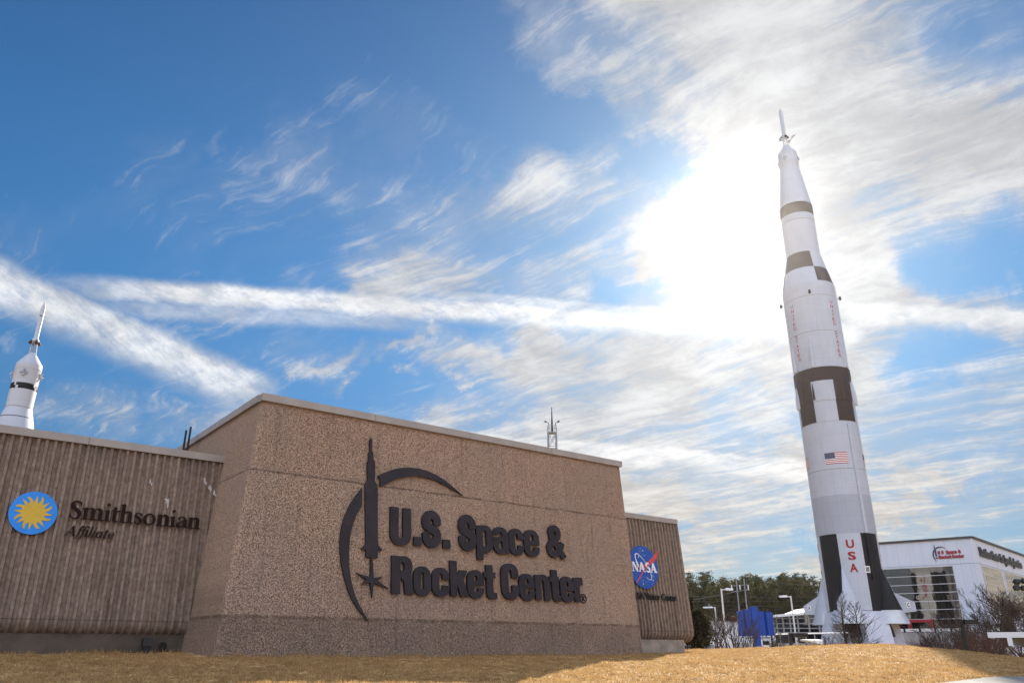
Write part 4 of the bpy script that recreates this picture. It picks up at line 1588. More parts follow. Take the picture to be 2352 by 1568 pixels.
def escape_system(parent, cx, cy, zt, zn, zb, zs, zc, r, rs, fr, rc):
    """launch escape rocket on its lattice; zt tip, zn nose base, zb tube bottom, zs skirt bottom, zc top of the cone"""
    m = MB()
    m.lathe(cx, cy, [(0.02, zt), (r * .28, zt - .05), (r * .30, zt - .32), (r * .55, zt - .36), (r, zn), (r, zb), (rs, zs), (rs * .9, zs - .05), (0.05, zs - .06)], 24, None, fr)
    e = sharp_smooth(m.build('escape_motor', M['rwhite'], parent))
    noz = MB()
    for k in range(4):
        an = R(20 + 90 * k)
        d = fr(an)
        p = Vector((cx, cy, zs - .05)) + d * rs * .72
        noz.bar(p + Vector((0, 0, .25)), p + d * .25 + Vector((0, 0, -.38)), .12, .26, 12)
    noz.build('nozzle', M['rbrown'], parent)
    tw = MB()
    top, bot = rs * .70, rc
    lev = [0, .36, .70, 1.0]
    for k in range(4):
        an0, an1 = R(45 + 90 * k), R(135 + 90 * k)
        P = lambda an, f_: Vector((cx, cy, zs - .1 + (zc - zs + .1) * f_)) + fr(an) * (top + (bot - top) * f_)
        tw.bar(P(an0, 0), P(an0, 1), .06, .06, 6)
        for a in range(3):
            tw.bar(P(an0, lev[a]), P(an1, lev[a + 1]), .035, .035, 5)
            tw.bar(P(an1, lev[a]), P(an0, lev[a + 1]), .035, .035, 5)
            tw.bar(P(an0, lev[a + 1]), P(an1, lev[a + 1]), .035, .035, 5)
    tw.build('lattice_tower', M['rgrey'], parent)
    return e


def thrusters(parent, cx, cy, z, r, fr, a0):
    for k in range(4):
        e = fr(R(a0 + 90 * k))
        c = Vector((cx, cy, z)) + e * (r + .04)
        t_ = Vector((-e.y, e.x, 0))
        m = MB()
        m.box(c, (.5, .08, .7), axes=(t_, e, (0, 0, 1)))
        for d in (t_, -t_, Vector((0, 0, 1)), Vector((0, 0, -1))):
            m.bar(c + e * .10 + d * .10, c + e * .22 + d * .52, .05, .15, 8)
        m.build('thruster_cluster', M['rgrey'], parent)


def build_rocket():
    g0 = gz(RX, RY)
    o = thing('moon_rocket', 'giant white and black moon rocket standing on four white pedestals', 'rocket', (RX, RY, g0))
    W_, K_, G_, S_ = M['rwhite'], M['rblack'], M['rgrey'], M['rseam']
    esc = escape_system(o, RX, RY, 112.3, 111.1, 105.6, 104.9, 102.0, .42, .72, rframe, .80)
    # a cluster of lamps and dishes hung on the escape tower
    m = MB()
    for px, py in ((402, 258), (352, 258), (420, 252)):
        pass
    for dx, dz, r in ((1.6, 104.0, .22), (2.1, 104.2, .16), (-.9, 103.9, .40), (-.2, 103.8, .36), (.75, 103.0, .34)):
        c = Vector((RX, RY, dz)) + RT * dx - LS * .55
        m.bar(c, c - LS * .25, r, r * .9, 12)
    m.bar(Vector((RX, RY, 103.0)) + RT * .6 - LS * .5, Vector((RX, RY, 104.2)) + RT * 2.1 - LS * .55, .05, .05, 5)
    m.bar(Vector((RX, RY, 102.6)) + RT * .8 - LS * .5, Vector((RX, RY, 104.0)) + RT * 1.5 - LS * .55, .05, .05, 5)
    m.build('aerial_cluster', M['rgrey'], o)
    m = MB()
    m.lathe(RX, RY, [(.05, 102.4), (.72, 102.2), (.78, 102.0), (1.30, 101.15), (1.34, 101.12), (1.90, 100.35), (1.98, 100.15), (1.98, 100.0)], 72, None, rframe)
    cm = sharp_smooth(m.build('command_capsule', W_, o))
    m = MB()
    m.lathe(RX, RY, [(1.97, 100.0), (1.95, 99.9), (1.95, 98.5), (1.98, 98.45), (1.98, 97.2), (1.95, 97.15), (1.95, 96.2)], 72, None, rframe)
    sm = sharp_smooth(m.build('service_module', W_, o))
    thrusters(o, RX, RY, 98.3, 1.96, rframe, 72)
    m = MB()
    m.lathe(RX, RY, [(1.95, 96.2), (2.0, 96.1), (2.0, 95.7), (2.05, 95.6), (3.28, 86.5)], 96, None, rframe)
    sharp_smooth(m.build('adapter_cone', W_, o), 20)
    m = MB()
    m.lathe(RX, RY, [(3.28, 86.5), (3.31, 86.48), (3.31, 84.0), (3.30, 83.98)], 96, None, rframe)
    sharp_smooth(m.build('instrument_ring', M['rbrown'], o))
    m = MB()
    m.lathe(RX, RY, [(3.30, 83.98), (3.30, 82.6), (3.33, 82.58), (3.33, 82.4), (3.30, 82.38), (3.30, 74.9)], 96, lambda p, z: 1 if 82.4 < z < 82.58 else 0, rframe)
    st3 = sharp_smooth(m.build('third_stage', [W_, S_], o))

    def check(p, z):
        if z < 67.9:
            return 0
        a = wrap180(p - 24) % 180 < 90
        return 1 if (a != (z > 71.0)) else 0
    m = MB()
    m.lathe(RX, RY, [(3.30, 74.9), (3.34, 74.88), (4.17, 71.0), (4.92, 67.55), (5.0, 67.4), (5.03, 67.0)], 120, check, rframe)
    sharp_smooth(m.build('stage_adapter', [W_, M['rbrown']], o), 20)
    m = MB()
    m.lathe(RX, RY, [(5.03, 67.0), (5.03, 64.5), (5.05, 64.48), (5.05, 64.36), (5.03, 64.34), (5.03, 57.0), (5.045, 56.98), (5.045, 56.88), (5.03, 56.86), (5.03, 49.6)], 120, lambda p, z: 1 if (64.35 < z < 64.48 or 56.87 < z < 56.98) else 0, rframe)
    st2 = sharp_smooth(m.build('second_stage', [W_, S_], o))

    def ring2(p, z):
        if z > 46.9:
            return 1
        return 1 if ((p + 1 + 22.5) // 45) % 2 else 0
    m = MB()
    m.lathe(RX, RY, [(5.03, 49.6), (5.14, 49.58), (5.14, 46.9), (5.14, 43.1), (5.03, 43.0), (5.03, 39.1)], 120, ring2, rframe)
    sharp_smooth(m.build('dark_band', [W_, M['rbrown']], o))

    def stage1(p, z):
        if 30.2 < z < 30.34 or 39.0 < z < 39.1:
            return 2
        if 19.0 < z < 25.7:
            return 3
        if z < 19.0:
            return 1 if ((p - 4.5 + 22.5) // 45) % 2 else 0
        return 0
    m = MB()
    m.lathe(RX, RY, [(5.03, 39.1), (5.04, 39.09), (5.04, 39.0), (5.03, 38.99), (5.03, 30.35), (5.05, 30.34), (5.05, 30.22), (5.03, 30.2), (5.03, 25.7), (5.05, 25.69), (5.05, 19.01), (5.03, 19.0), (5.03, 14.0), (5.03, 6.3), (4.2, 6.25), (0.1, 6.24)], 120, stage1, rframe)
    st1 = sharp_smooth(m.build('first_stage', [W_, K_, S_, G_], o))
    # conduit up the side
    m = MB()
    for ph in (40, 220, 130):
        for z0, z1, cm_ in ((11.2, 19.0, 1), (19.02, 38.6, 0)):
            f = on_rocket(5.03, ph, 0)
            a = [f(-.32, z0, -.1), f(.32, z0, -.1), f(.26, z0, .22), f(-.26, z0, .22)]
            b_ = [f(-.32, z1, -.1), f(.32, z1, -.1), f(.26, z1, .22), f(-.26, z1, .22)]
            m.hexa(a, b_, cm_)
    cd = m.build('cable_conduit', [W_, K_], st1)
    # small fairings round the stage joints
    for ph, z0, z1, r, rad in ((-14, 49.7, 55.8, 5.03, .42), (62, 49.7, 55.8, 5.03, .5), (-62, 49.7, 55.8, 5.03, .5), (-68, 42.6, 47.0, 5.14, .55), (78, 42.6, 47.6, 5.14, .55), (-52, 43.2, 50.0, 5.10, .35), (-21, 43.3, 46.6, 5.14, .22), (38, 43.3, 47.8, 5.12, .3), (118, 49.7, 55.8, 5.03, .5), (180, 49.7, 55.8, 5.03, .5)):
        f = on_rocket(r, ph, 0)
        m = MB()
        base = [f(rad * math.cos(R(k)), z0, rad * math.sin(R(k)) * .9) for k in range(0, 181, 30)]
        mid = [f(rad * math.cos(R(k)), z0 + (z1 - z0) * .45, rad * math.sin(R(k)) * .9) for k in range(0, 181, 30)]
        tip = [f(.05 * math.cos(R(k)), z1, .05 * math.sin(R(k))) for k in range(0, 181, 30)]
        m.hexa(base, mid)
        m.hexa(mid, tip)
        m.build('ullage_fairing', W_ if z0 > 48 or abs(ph) > 60 else M['rbrown'], o)
    for ph in (3, 93, -87, 183):
        f = on_rocket(5.03, ph - 1, 64.9)
        m = MB()
        m.bar(f(0, 0, .1), f(0, 0, .55), .10, .10, 8)
        m.bar(f(0, -.35, .55), f(0, .35, .55), .22, .22, 10)
        m.build('vent_fitting', M['rbrown'], o)
    # painted letters
    m = MB()
    for s, ph, zt, dz, h, w_ in (('USA', 4.5, 17.85, 1.98, 1.42, 1.30),):
        for base in (0, 90, 180, 270):
            for k, c in enumerate(s):
                font_solid(c, w_, h, on_rocket(5.03, ph + base - math.degrees(w_ / 2 / 5.03), zt - h - dz * k), 0.03, 0.035).build('painted_letter', M['rred'], st1)
    m = MB()
    txt = 'UNITED STATES'
    for ph in (-43, 48, 138, -133):
        z = 63.3
        for c in txt:
            if c != ' ':
                wd = .62 if c != 'I' else .12
                font_solid(c, wd, .66, on_rocket(5.03, ph - math.degrees(wd / 2 / 5.03), z - .66), 0.03, 0.0).build('painted_letter', M['rred'], st2)
            z -= .92
    for k in range(7):
        m = MB()
        f = on_rocket(5.03, -66, 63.2 - k * 1.12)
        m.quad(f(-.14, -.5, .03), f(.14, -.5, .03), f(.14, 0, .03), f(-.14, 0, .03))
        m.build('tick_mark', M['rseam'], st2)
    for ph, txt_ in ((30, 'III'), (-80, 'II'), (120, 'IV'), (-150, 'I')):
        m = MB()
        f = on_rocket(5.03, ph, 12.9)
        m.quad(f(-.45, -.55, .05), f(.45, -.55, .05), f(.45, .55, .05), f(-.45, .55, .05), 0)
        font_solid(txt_, .17 * len(txt_) + .05, .75, on_rocket(5.03, ph - math.degrees((.17 * len(txt_) + .05) / 2 / 5.03), 12.52), 0.08, .02, m, 1)
        m.build('quadrant_plate', [M['nawhite'], M['dark']], st1)
    # flags
    for ph in (4.6, -82, 94, 184):
        m = MB()
        w_, h = 3.95, 2.05
        f = on_rocket(5.03, ph - math.degrees(w_ / 2 / 5.03), 31.15)
        n = 13
        cols = 16
        for r_ in range(n):
            y0, y1 = h * r_ / n, h * (r_ + 1) / n
            sl = 0 if r_ % 2 == 0 else 1
            for c in range(cols):
                x0, x1 = w_ * c / cols, w_ * (c + 1) / cols
                s_ = sl
                if r_ >= 6 and x1 <= w_ * .44:
                    s_ = 2
                m.quad(f(x0, y0, .03), f(x1, y0, .03), f(x1, y1, .03), f(x0, y1, .03), s_)
        for r_ in range(9):
            for c in range(6 if r_ % 2 == 0 else 5):
                x = w_ * .4375 * ((c + .5) / 6 + (0 if r_ % 2 == 0 else .5 / 6))
                y = h * 6 / 13 + (h * 7 / 13) * (r_ + .7) / 9.4
                m.quad(f(x - .03, y, .05), f(x, y - .035, .05), f(x + .03, y, .05), f(x, y + .035, .05), 1)
        m.build('flag', [M['rred'], M['nawhite'], M['fblue']], st1)
    # engine fairings with fins
    for k, let in ((0, 'B'), (1, 'C'), (2, 'D'), (3, 'A')):
        ph = -18 + 90 * k
        e = rframe(R(ph))
        t_ = Vector((-e.y, e.x, 0))
        if t_.dot(rframe(R(ph + 90))) < 0:
            t_ = -t_
        c0 = Vector((RX, RY, 0))
        m = MB()
        A_ = [R(a) for a in np.linspace(-105, 105, 25)]
        lev = [(13.2, .16, 4.92), (9.5, 1.28, 4.98), (6.35, 2.28, 5.05), (6.3, 2.28, 5.05), (4.2, 2.95, 5.12)]
        i0 = len(m.v)
        for z, r_, cc in lev:
            for a in A_:
                p = c0 + e * (cc + r_ * math.cos(a)) + t_ * (r_ * math.sin(a)) + Vector((0, 0, z))
                m.v.append(tuple(p))
        nn = len(A_)
        for a in range(len(lev) - 1):
            for q in range(nn - 1):
                ms = (1 if q < nn // 2 else 0) if a < 2 else 2
                m.face((i0 + a * nn + q, i0 + a * nn + q + 1, i0 + (a + 1) * nn + q + 1, i0 + (a + 1) * nn + q), ms)
        fa = sharp_smooth(m.build('engine_fairing', [W_, K_, M['rsilver']], o), 30)
        m = MB()
        prof = [(6.1, 9.3), (9.35, 7.5), (9.40, 6.1), (6.9, 5.9)]
        th = .14
        m.hexa([c0 + e * r_ + t_ * th + Vector((0, 0, z)) for r_, z in prof], [c0 + e * r_ - t_ * th + Vector((0, 0, z)) for r_, z in prof])
        fn = fix_normals(m.build('fin', W_, fa))
        m = MB()
        for sd in (1, -1):
            # plate on both faces of the fin
            def f(x, y, oo, sd=sd):
                return c0 + e * (8.35 + x * sd * 1.0) - t_ * sd * (th + .02 + oo) + Vector((0, 0, 6.75 + y))
            m.quad(f(-.30, -.05, 0), f(.30, -.05, 0), f(.30, .85, 0), f(-.30, .85, 0), 0)
            font_solid(let, .36, .62, lambda x, y, oo: f(x - .18, y + .09, oo + .02), 0.02, .03, m, 1)
        m.build('fin_plate', [M['nawhite'], M['dark']], fn)
    # pedestals
    for k in range(4):
        ph = 27 + 90 * k
        e = rframe(R(ph))
        t_ = Vector((-e.y, e.x, 0))
        c0 = Vector((RX, RY, 0))
        m = MB()
        pr = [(2.6, 6.2), (5.1, 6.2), (5.9, 3.5), (6.5, .8), (6.5, -.4), (6.9, -.45), (6.9, g0 - .3), (3.6, g0 - .3), (3.4, 0.6)]
        hw = 2.1
        m.hexa([c0 + e * r_ + t_ * hw + Vector((0, 0, z)) for r_, z in pr], [c0 + e * r_ - t_ * hw + Vector((0, 0, z)) for r_, z in pr])
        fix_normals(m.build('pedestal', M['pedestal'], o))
    # engine bells up inside
    for q, w4 in ((0, 0), (1, 1), (2, 1), (3, 1), (4, 1)):
        m = MB()
        an = R(-18 + 90 * q)
        c = Vector((RX, RY, 0)) + (rframe(an) * 3.7 if w4 else Vector((0, 0, 0)))
        m.lathe(c.x, c.y, [(.6, 6.2), (.9, 5.2), (1.5, 3.4), (1.75, 2.2), (1.6, 2.2), (.7, 5.0)], 24)
        sharp_smooth(m.build('engine_bell', M['rbrown'], o))
    return o


build_rocket()


def build_small_rocket():
    X, Y = -72.7, 110.0
    g = gz(X, Y)
    o = thing('white_rocket', 'slender white rocket tip with a black band behind the left wing', 'rocket', (X, Y, g))
    ls = Vector((X, Y, 0)).normalized()
    rt = Vector((ls.y, -ls.x, 0))
    fr = lambda p: -ls * math.cos(p) + rt * math.sin(p)
    K = 1.13
    escape_system(o, X, Y, 50.4, 49.3, 44.4, 43.8, 41.55, .32, .62, fr, .68)
    m = MB()
    for a in (-12, 120, 240):
        e = fr(R(a))
        c = Vector((X, Y, 48.0)) + e * .325
        t_ = Vector((-e.y, e.x, 0))
        m.box(c, (.16, .02, .28), axes=(t_, e, (0, 0, 1)))
    m.build('dark_port', M['dark'], o)
    m = MB()
    m.lathe(X, Y, [(.05, 42.05), (.42, 41.95), (1.70, 40.05), (1.74, 39.9)], 64, None, fr)
    sharp_smooth(m.build('capsule', M['rwhite'], o))
    m = MB()
    m.lathe(X, Y, [(1.74, 39.9), (1.76, 39.3), (1.76, 39.25), (1.74, 39.2), (1.74, 36.8)], 64, None, fr)
    sharp_smooth(m.build('service_module', M['rwhite'], o))
    thrusters(o, X, Y, 38.3, 1.75, fr, -15)

    def chk(p, z):
        q = wrap180(p + 38) if p < 0 else wrap180(p - 52)
        for base in (-38, 52, 142, -128):
            d = wrap180(p - base)
            if -11 < d < 0 and z > 36.35:
                return 1
            if 0 < d < 11 and z < 36.35:
                return 1
        return 0
    m = MB()
    m.lathe(X, Y, [(1.75, 36.8), (1.755, 36.79), (1.755, 36.35), (1.755, 35.9), (1.75, 35.89)], 120, chk, fr)
    sharp_smooth(m.build('black_band', [M['rblack'], M['rwhite']], o))
    m = MB()
    m.lathe(X, Y, [(1.75, 35.9), (1.74, 33.3), (1.77, 33.28), (1.77, 33.15), (1.74, 33.1), (2.15, 31.7), (2.155, 31.69), (2.16, 31.58), (2.165, 31.57), (2.6, 30.0), (3.3, 27.8), (3.3, g - .2)], 64, lambda p, z: 1 if (31.58 < z < 31.69) else (2 if 33.15 < z < 33.28 else 0), fr)
    sharp_smooth(m.build('stage_body', [M['rwhite'], M['dark'], M['rseam']], o), 25)


build_small_rocket()


# ------------------------------------------------------------------ exhibition hall
HC = Vector((98.4, 170.0, 0))
HD1 = Vector((-0.8165, 0.5775, 0)).normalized()
HN1 = Vector((-0.5775, -0.8165, 0)).normalized()
HD2 = Vector((0.68, 0.733, 0)).normalized()
HN2 = Vector((0.733, -0.68, 0)).normalized()


def h1(a, z, o=0.0):
    return HC + HD1 * a + HN1 * o + Vector((0, 0, z))


def h2(a, z, o=0.0):
    return HC + HD2 * a + HN2 * o + Vector((0, 0, z))


def build_hall():
    g = -4.8
    b = thing('exhibition_hall', 'large white panelled hall with big dark windows behind the rocket', 'building', HC + Vector((0, 0, g)))
    foot = [HC, HC + HD1 * 25, HC + HD1 * 25 + HD2 * 75, HC + HD2 * 75]
    m = MB()
    m.hexa([p + Vector((0, 0, g - 1)) for p in foot], [p + Vector((0, 0, 22.35)) for p in foot])
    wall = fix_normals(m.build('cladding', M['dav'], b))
    m = MB()
    # roof edge strips
    for (f, L) in ((h1, 25.0), (h2, 75.0)):
        d = HD1 if f is h1 else HD2
        n = HN1 if f is h1 else HN2
        mid = f(L / 2 + (.25 if f is h1 else 0), 22.58, 0.0)
        m.box(mid, (L + .5 if f is h1 else L - .8, .7, .44), axes=(d, n, (0, 0, 1)))
    m.build('roof_trim', M['davtrim'], b)
    m = MB()
    for f, d, n, L in ((h1, HD1, HN1, 25.0), (h2, HD2, HN2, 75.0)):
        m.box(f(L / 2, 17.25, .0), (L, .10, .07), axes=(d, n, (0, 0, 1)))
    m.build('joint_strip', M['galv'], wall)
    rows = [16.9, 15.1, 13.3, 11.6, 9.85, 8.15, 6.25]

    def glazing(f, d, n, a0, a1, rows, mat, bars):
        q = MB()
        q.box(f((a0 + a1) / 2, (rows[0] + rows[-1]) / 2, -.1), (a1 - a0, .4, rows[0] - rows[-1]), axes=(d, n, (0, 0, 1)))
        w_ = q.build('window', mat, b)
        q = MB()
        for z in rows:
            q.box(f((a0 + a1) / 2, z, .12), (a1 - a0 + .2, .12, .12), axes=(d, n, (0, 0, 1)))
        for a in (a0, a1):
            q.box(f(a, (rows[0] + rows[-1]) / 2, .11), (.14, .10, rows[0] - rows[-1] - .14), axes=(d, n, (0, 0, 1)))
        q.build('mullion', M['hallbar'], w_)
        if bars:
            q = MB()
            k = a0 + 1.5
            while k < a1 - .5:
                q.box(f(k, (rows[0] + rows[-1]) / 2, .085), (.045, .06, rows[0] - rows[-1] - .2), axes=(d, n, (0, 0, 1)))
                k += 1.5
            q.build('glazing_bar', M['davtrim'], w_)
    glazing(h1, HD1, HN1, 4.6, 23.5, rows, M['glass'], True)
    glazing(h2, HD2, HN2, 3.6, 20.0, rows[:6], M['glass2'], True)
    glazing(h2, HD2, HN2, 22.4, 42.1, rows[:6], M['glass2'], True)
    glazing(h2, HD2, HN2, 44.5, 64.0, rows[:6], M['glass2'], True)
    glazing(h2, HD2, HN2, 3.6, 20.0, [5.4, 3.6, 1.4], M['dglass'], True)
    # ground floor strip with the red entrance
    m = MB()
    m.box(h1(14, 4.9, -.1), (18, .36, 2.5), axes=(HD1, HN1, (0, 0, 1)))
    ent = m.build('entrance_glass', M['dglass'], b)
    m = MB()
    m.box(h1(10.7, 4.9, .4), (.7, 1.1, 2.6), axes=(HD1, HN1, (0, 0, 1)))
    m.box(h1(15.0, 4.9, .4), (.7, 1.1, 2.6), axes=(HD1, HN1, (0, 0, 1)))
    m.box(h1(12.85, 5.9, .4), (3.6, 1.08, .6), axes=(HD1, HN1, (0, 0, 1)))
    m.build('red_portal', M['redpaint'], b)
    m = MB()
    for a in (6.0, 7.4, 8.8, 17, 19, 21):
        m.box(h1(a, 4.9, .11), (.09, .08, 2.5), axes=(HD1, HN1, (0, 0, 1)))
    m.build('door_frame', M['redpaint'], ent)
    # hall logo
    s = thing('hall_sign', 'small red and navy space center logo high on the white hall', 'sign', h1(5.4, 18.0))
    k = .435
    pl = lambda x, y, o: h1(8.0 - (x - 14.77) * k, 17.95 + (y - 1.38) * .45, .03 + o)
    m = MB()
    for l in (EMB_ROCKET, EMB_LEFT, EMB_ARC):
        solid([l], pl, .15, m)
    m.build('emblem', M['fblue'], s)
    m = MB()
    for ch, left, w_, base, cap, xh in SIGN:
        if ch == '.':
            continue
        solid(contours(glyph(ch, w_, cap, xh), 0.05), lambda x, y, o, L=left, B=base: pl(L + x, B + y, o), .15, m)
    m.build('lettering', M['redpaint'], s)
    s = thing('hall_sign', 'long dark Davidson Center for Space Exploration lettering on the hall', 'sign', h2(24, 18.2))
    font_solid('Davidson Center for Space Exploration', 38.4, 2.6, lambda x, y, o: h2(3.7 + x, 18.3 + y, .05 + o), .35, .03).build('lettering', M['davtrim'], s)
    # terrace, ramp walls and railing before the hall
    t = thing('terrace', 'grey raised terrace with panel railing in front of the hall entrance', 'terrace', h1(20, -4.5, 6))
    m = MB()
    m.box(h1(11, -.7, 4.2), (28, 8, 8.3), axes=(HD1, HN1, (0, 0, 1)))
    m.build('deck', M['greywall'], t)
    for a in np.arange(-2.5, 22, 2.9):
        m = MB()
        m.box(h1(a + 1.45, 3.9, 8.05), (2.5, .06, .62), axes=(HD1, HN1, (0, 0, 1)))
        m.build('rail_panel', M['wallwhite'], t)
    m = MB()
    for a in np.arange(-2.5, 24.1, 2.9):
        m.box(h1(a, 4.0, 8.05), (.14, .14, 1.2), axes=(HD1, HN1, (0, 0, 1)))
    m.box(h1(11, 4.66, 8.05), (28, .12, .10), axes=(HD1, HN1, (0, 0, 1)))
    m.build('railing', M['dark'], t)


build_hall()


# ------------------------------------------------------------------ low buildings left of the rocket
def build_low():
    # long white wall building
    p0, p1 = at(1585, 1417.5, 122), at(1775, 1412, 135)
    b = thing('white_shed', 'long plain white building behind the shrubs and blue sign', 'building', (p0.x, p0.y, -4))
    d = (p1 - p0)
    d.z = 0
    L = d.length
    d.normalize()
    n = Vector((d.y, -d.x, 0))
    m = MB()
    mid = (p0 + p1) / 2
    m.box((mid.x - n.x * 7, mid.y - n.y * 7, 0.0), (L, 14, 8.2), axes=(d, n, (0, 0, 1)))
    m.build('wall', M['wallwhite'], b)
    m = MB()
    m.box((mid.x - n.x * 7, mid.y - n.y * 7, 4.18), (L + .3, 14.3, .16), axes=(d, n, (0, 0, 1)))
    m.build('roof', M['mullion'], b)
    # glass lobby with the upswept roof, running behind the rocket
    Y0 = 152.0
    q0, q1 = at(1762, 1413, Y0), at(1905, 1404, Y0)
    b = thing('glass_lobby', 'low dark glass lobby with pale grid frame and upswept white roof edge', 'building', (q0.x, Y0, -4))
    x0, x1 = q0.x, q1.x
    zt0, zt1 = q0.z, at(1850, 1409, Y0).z
    zb = at(1800, 1453, Y0).z
    m = MB()
    m.hexa([(x0, Y0, zb - 6), (x1 + 4, Y0, zb - 6), (x1 + 4, Y0 + 18, zb - 6), (x0, Y0 + 18, zb - 6)], [(x0, Y0, zt0), (x1 + 4, Y0, zt0 + 1.2), (x1 + 4, Y0 + 18, zt0 + 1.2), (x0, Y0 + 18, zt0)])
    fix_normals(m.build('glass_wall', M['dglass'], b))
    m = MB()
    for px in (1766, 1777, 1783, 1798, 1814, 1832, 1857, 1880, 1905, 1930):
        x = at(px, 1430, Y0).x
        m.box((x, Y0 - .12, (zb + zt0) / 2), (.26, .2, zt0 - zb), 0)
    for py in (1419, 1431, 1442, 1452):
        z = at(1800, py, Y0).z
        m.box(((x0 + x1 + 4) / 2, Y0 - .10, z), (x1 + 4 - x0, .12, .18), 0)
    m.build('grid_frame', M['mullion'], b)
    m = MB()
    pr = []
    for px, py in ((1758, 1414), (1800, 1410.5), (1840, 1407), (1858, 1403), (1872, 1398), (1882, 1393)):
        pr.append(at(px, py, Y0 - 1.5))
    lo = [Vector((p.x, Y0 - 1.8, p.z - .35)) for p in pr]
    for a in range(len(pr) - 1):
        m.hexa([lo[a], lo[a + 1], lo[a + 1] + Vector((0, 14, 0)), lo[a] + Vector((0, 14, 0))], [pr[a] + Vector((0, -.3, .1)), pr[a + 1] + Vector((0, -.3, .1)), pr[a + 1] + Vector((0, 13.7, .1)), pr[a] + Vector((0, 13.7, .1))])
    m.build('roof_edge', M['nawhite'], b)
    # white rail and grey deck in front
    Y1 = 128.0
    d0, d1 = at(1692, 1458, Y1), at(1890, 1452, Y1)
    t = thing('deck', 'grey walkway deck with bright white handrail below the glass lobby', 'deck', (d0.x, Y1, -4))
    m = MB()
    zt = at(1800, 1466, Y1).z
    m.box(((d0.x + d1.x) / 2 + 2, Y1 + 3, (zt - 6) / 2 - .3), (d1.x - d0.x + 6, 5.6, zt + 5.4), 0)
    m.build('deck_wall', M['greywall'], t)
    m = MB()
    m.bar((d0.x, Y1, d0.z), (d1.x + 4, Y1, d1.z), .09, .09, 8)
    m.build('handrail', M['nawhite'], t)
    nposts = 14
    for k in range(nposts):
        m = MB()
        f_ = k / (nposts - 1)
        x = d0.x + (d1.x + 4 - d0.x) * f_
        z = d0.z + (d1.z - d0.z) * f_
        m.bar((x, Y1, zt - 1.0), (x, Y1, z), .08, .08, 6)
        m.build('rail_post', M['galv'], t)
    # small white hut with a dark window
    Y2 = 112.0
    a0, a1 = at(1735, 1464, Y2), at(1770, 1487, Y2)
    h = thing('small_hut', 'small white hut with one dark window right of the blue sign', 'hut', (a0.x, Y2, -4))
    m = MB()
    m.box(((a0.x + a1.x) / 2, Y2 + 1.5, (a0.z - 5) / 2 - .1), (a1.x - a0.x, 3, a0.z + 4.8), 0)
    m.build('wall', M['wallwhite'], h)
    m = MB()
    m.box(((a0.x + a1.x) / 2, Y2 + 1.5, a0.z + .05), (a1.x - a0.x + .3, 3.3, .18), 0)
    m.build('roof', M['galv'], h)
    w0, w1 = at(1752, 1471, Y2 - .05), at(1768, 1480, Y2 - .05)
    m = MB()
    m.box(((w0.x + w1.x) / 2, Y2 - .02, (w0.z + w1.z) / 2), (w1.x - w0.x, .10, w0.z - w1.z), 0)
    m.build('window', M['dglass'], h)
    # white canopy on a splayed leg
    Y3 = 118.0
    c0, c1 = at(1848, 1467, Y3), at(1885, 1476, Y3)
    h = thing('white_canopy', 'small bright white canopy on splayed legs left of the rocket', 'canopy', ((c0.x + c1.x) / 2, Y3, -4))
    m = MB()
    m.hexa([(c0.x, Y3 - 1, c0.z - .2), (c1.x, Y3 - 1, c0.z - .75), (c1.x, Y3 + 2, c0.z - .7), (c0.x, Y3 + 2, c0.z - .2)], [(c0.x, Y3 - 1, c0.z - .05), (c1.x, Y3 - 1, c0.z - .1), (c1.x, Y3 + 2, c0.z), (c0.x, Y3 + 2, c0.z)])
    m.build('roof', M['nawhite'], h)
    m = MB()
    xm = (c0.x + c1.x) / 2
    m.bar((c0.x + .4, Y3, c0.z - .2), (xm + .6, Y3, c0.z - 2.2), .09, .09, 6)
    m.bar((xm + .6, Y3, c0.z - 2.2), (xm + .6, Y3, -4.2), .10, .10, 6)
    m.bar((c1.x - .3, Y3, c0.z - .6), (xm + .6, Y3, c0.z - 2.2), .09, .09, 6)
    m.build('leg', M['galv'], h)


build_low()


# ------------------------------------------------------------------ street furniture
def build_blue_sign():
    Y = 86.0
    P = lambda px, py, dy=0: at(px, py, Y + dy)
    base = P(1731, 1490)
    g = gz(base.x, Y)
    s = thing('blue_sign', 'tall plain blue sign of two curved panels on one blue post', 'sign', (base.x, Y, g))
    pl, pr = P(1723, 1394), P(1739, 1394)
    post_w = pr.x - pl.x
    m = MB()
    cx = (pl.x + pr.x) / 2
    m.box((cx, Y, (P(1731, 1392).z + g - .3) / 2), (post_w * .92, .45, P(1731, 1392).z - g + .3), 0)
    m.build('post', M['blue'], s)
    for nm, x0, x1, zt, zb, dy in (('panel', P(1689, 1400).x, cx - post_w * .46, P(1700, 1396).z, P(1700, 1460).z, 1), ('panel', cx + post_w * .46, P(1769, 1400).x, P(1750, 1402.5).z, P(1750, 1459).z, -1)):
        m = MB()
        n = 8
        for k in range(n):
            f0, f1 = k / n, (k + 1) / n
            xa, xb = x0 + (x1 - x0) * f0, x0 + (x1 - x0) * f1
            cv = lambda f_: -0.5 * (f_ if dy < 0 else 1 - f_) ** 1.5
            ya, yb = Y + cv(f0), Y + cv(f1)
            tz = lambda f_: zt - (.35 * (1 - f_) if dy > 0 else .12 * f_)
            m.hexa([(xa, ya - .1, zb), (xb, yb - .1, zb), (xb, yb + .1, zb), (xa, ya + .1, zb)], [(xa, ya - .1, tz(f0)), (xb, yb - .1, tz(f1)), (xb, yb + .1, tz(f1)), (xa, ya + .1, tz(f0))])
        sharp_smooth(m.build(nm, M['blue'], s))


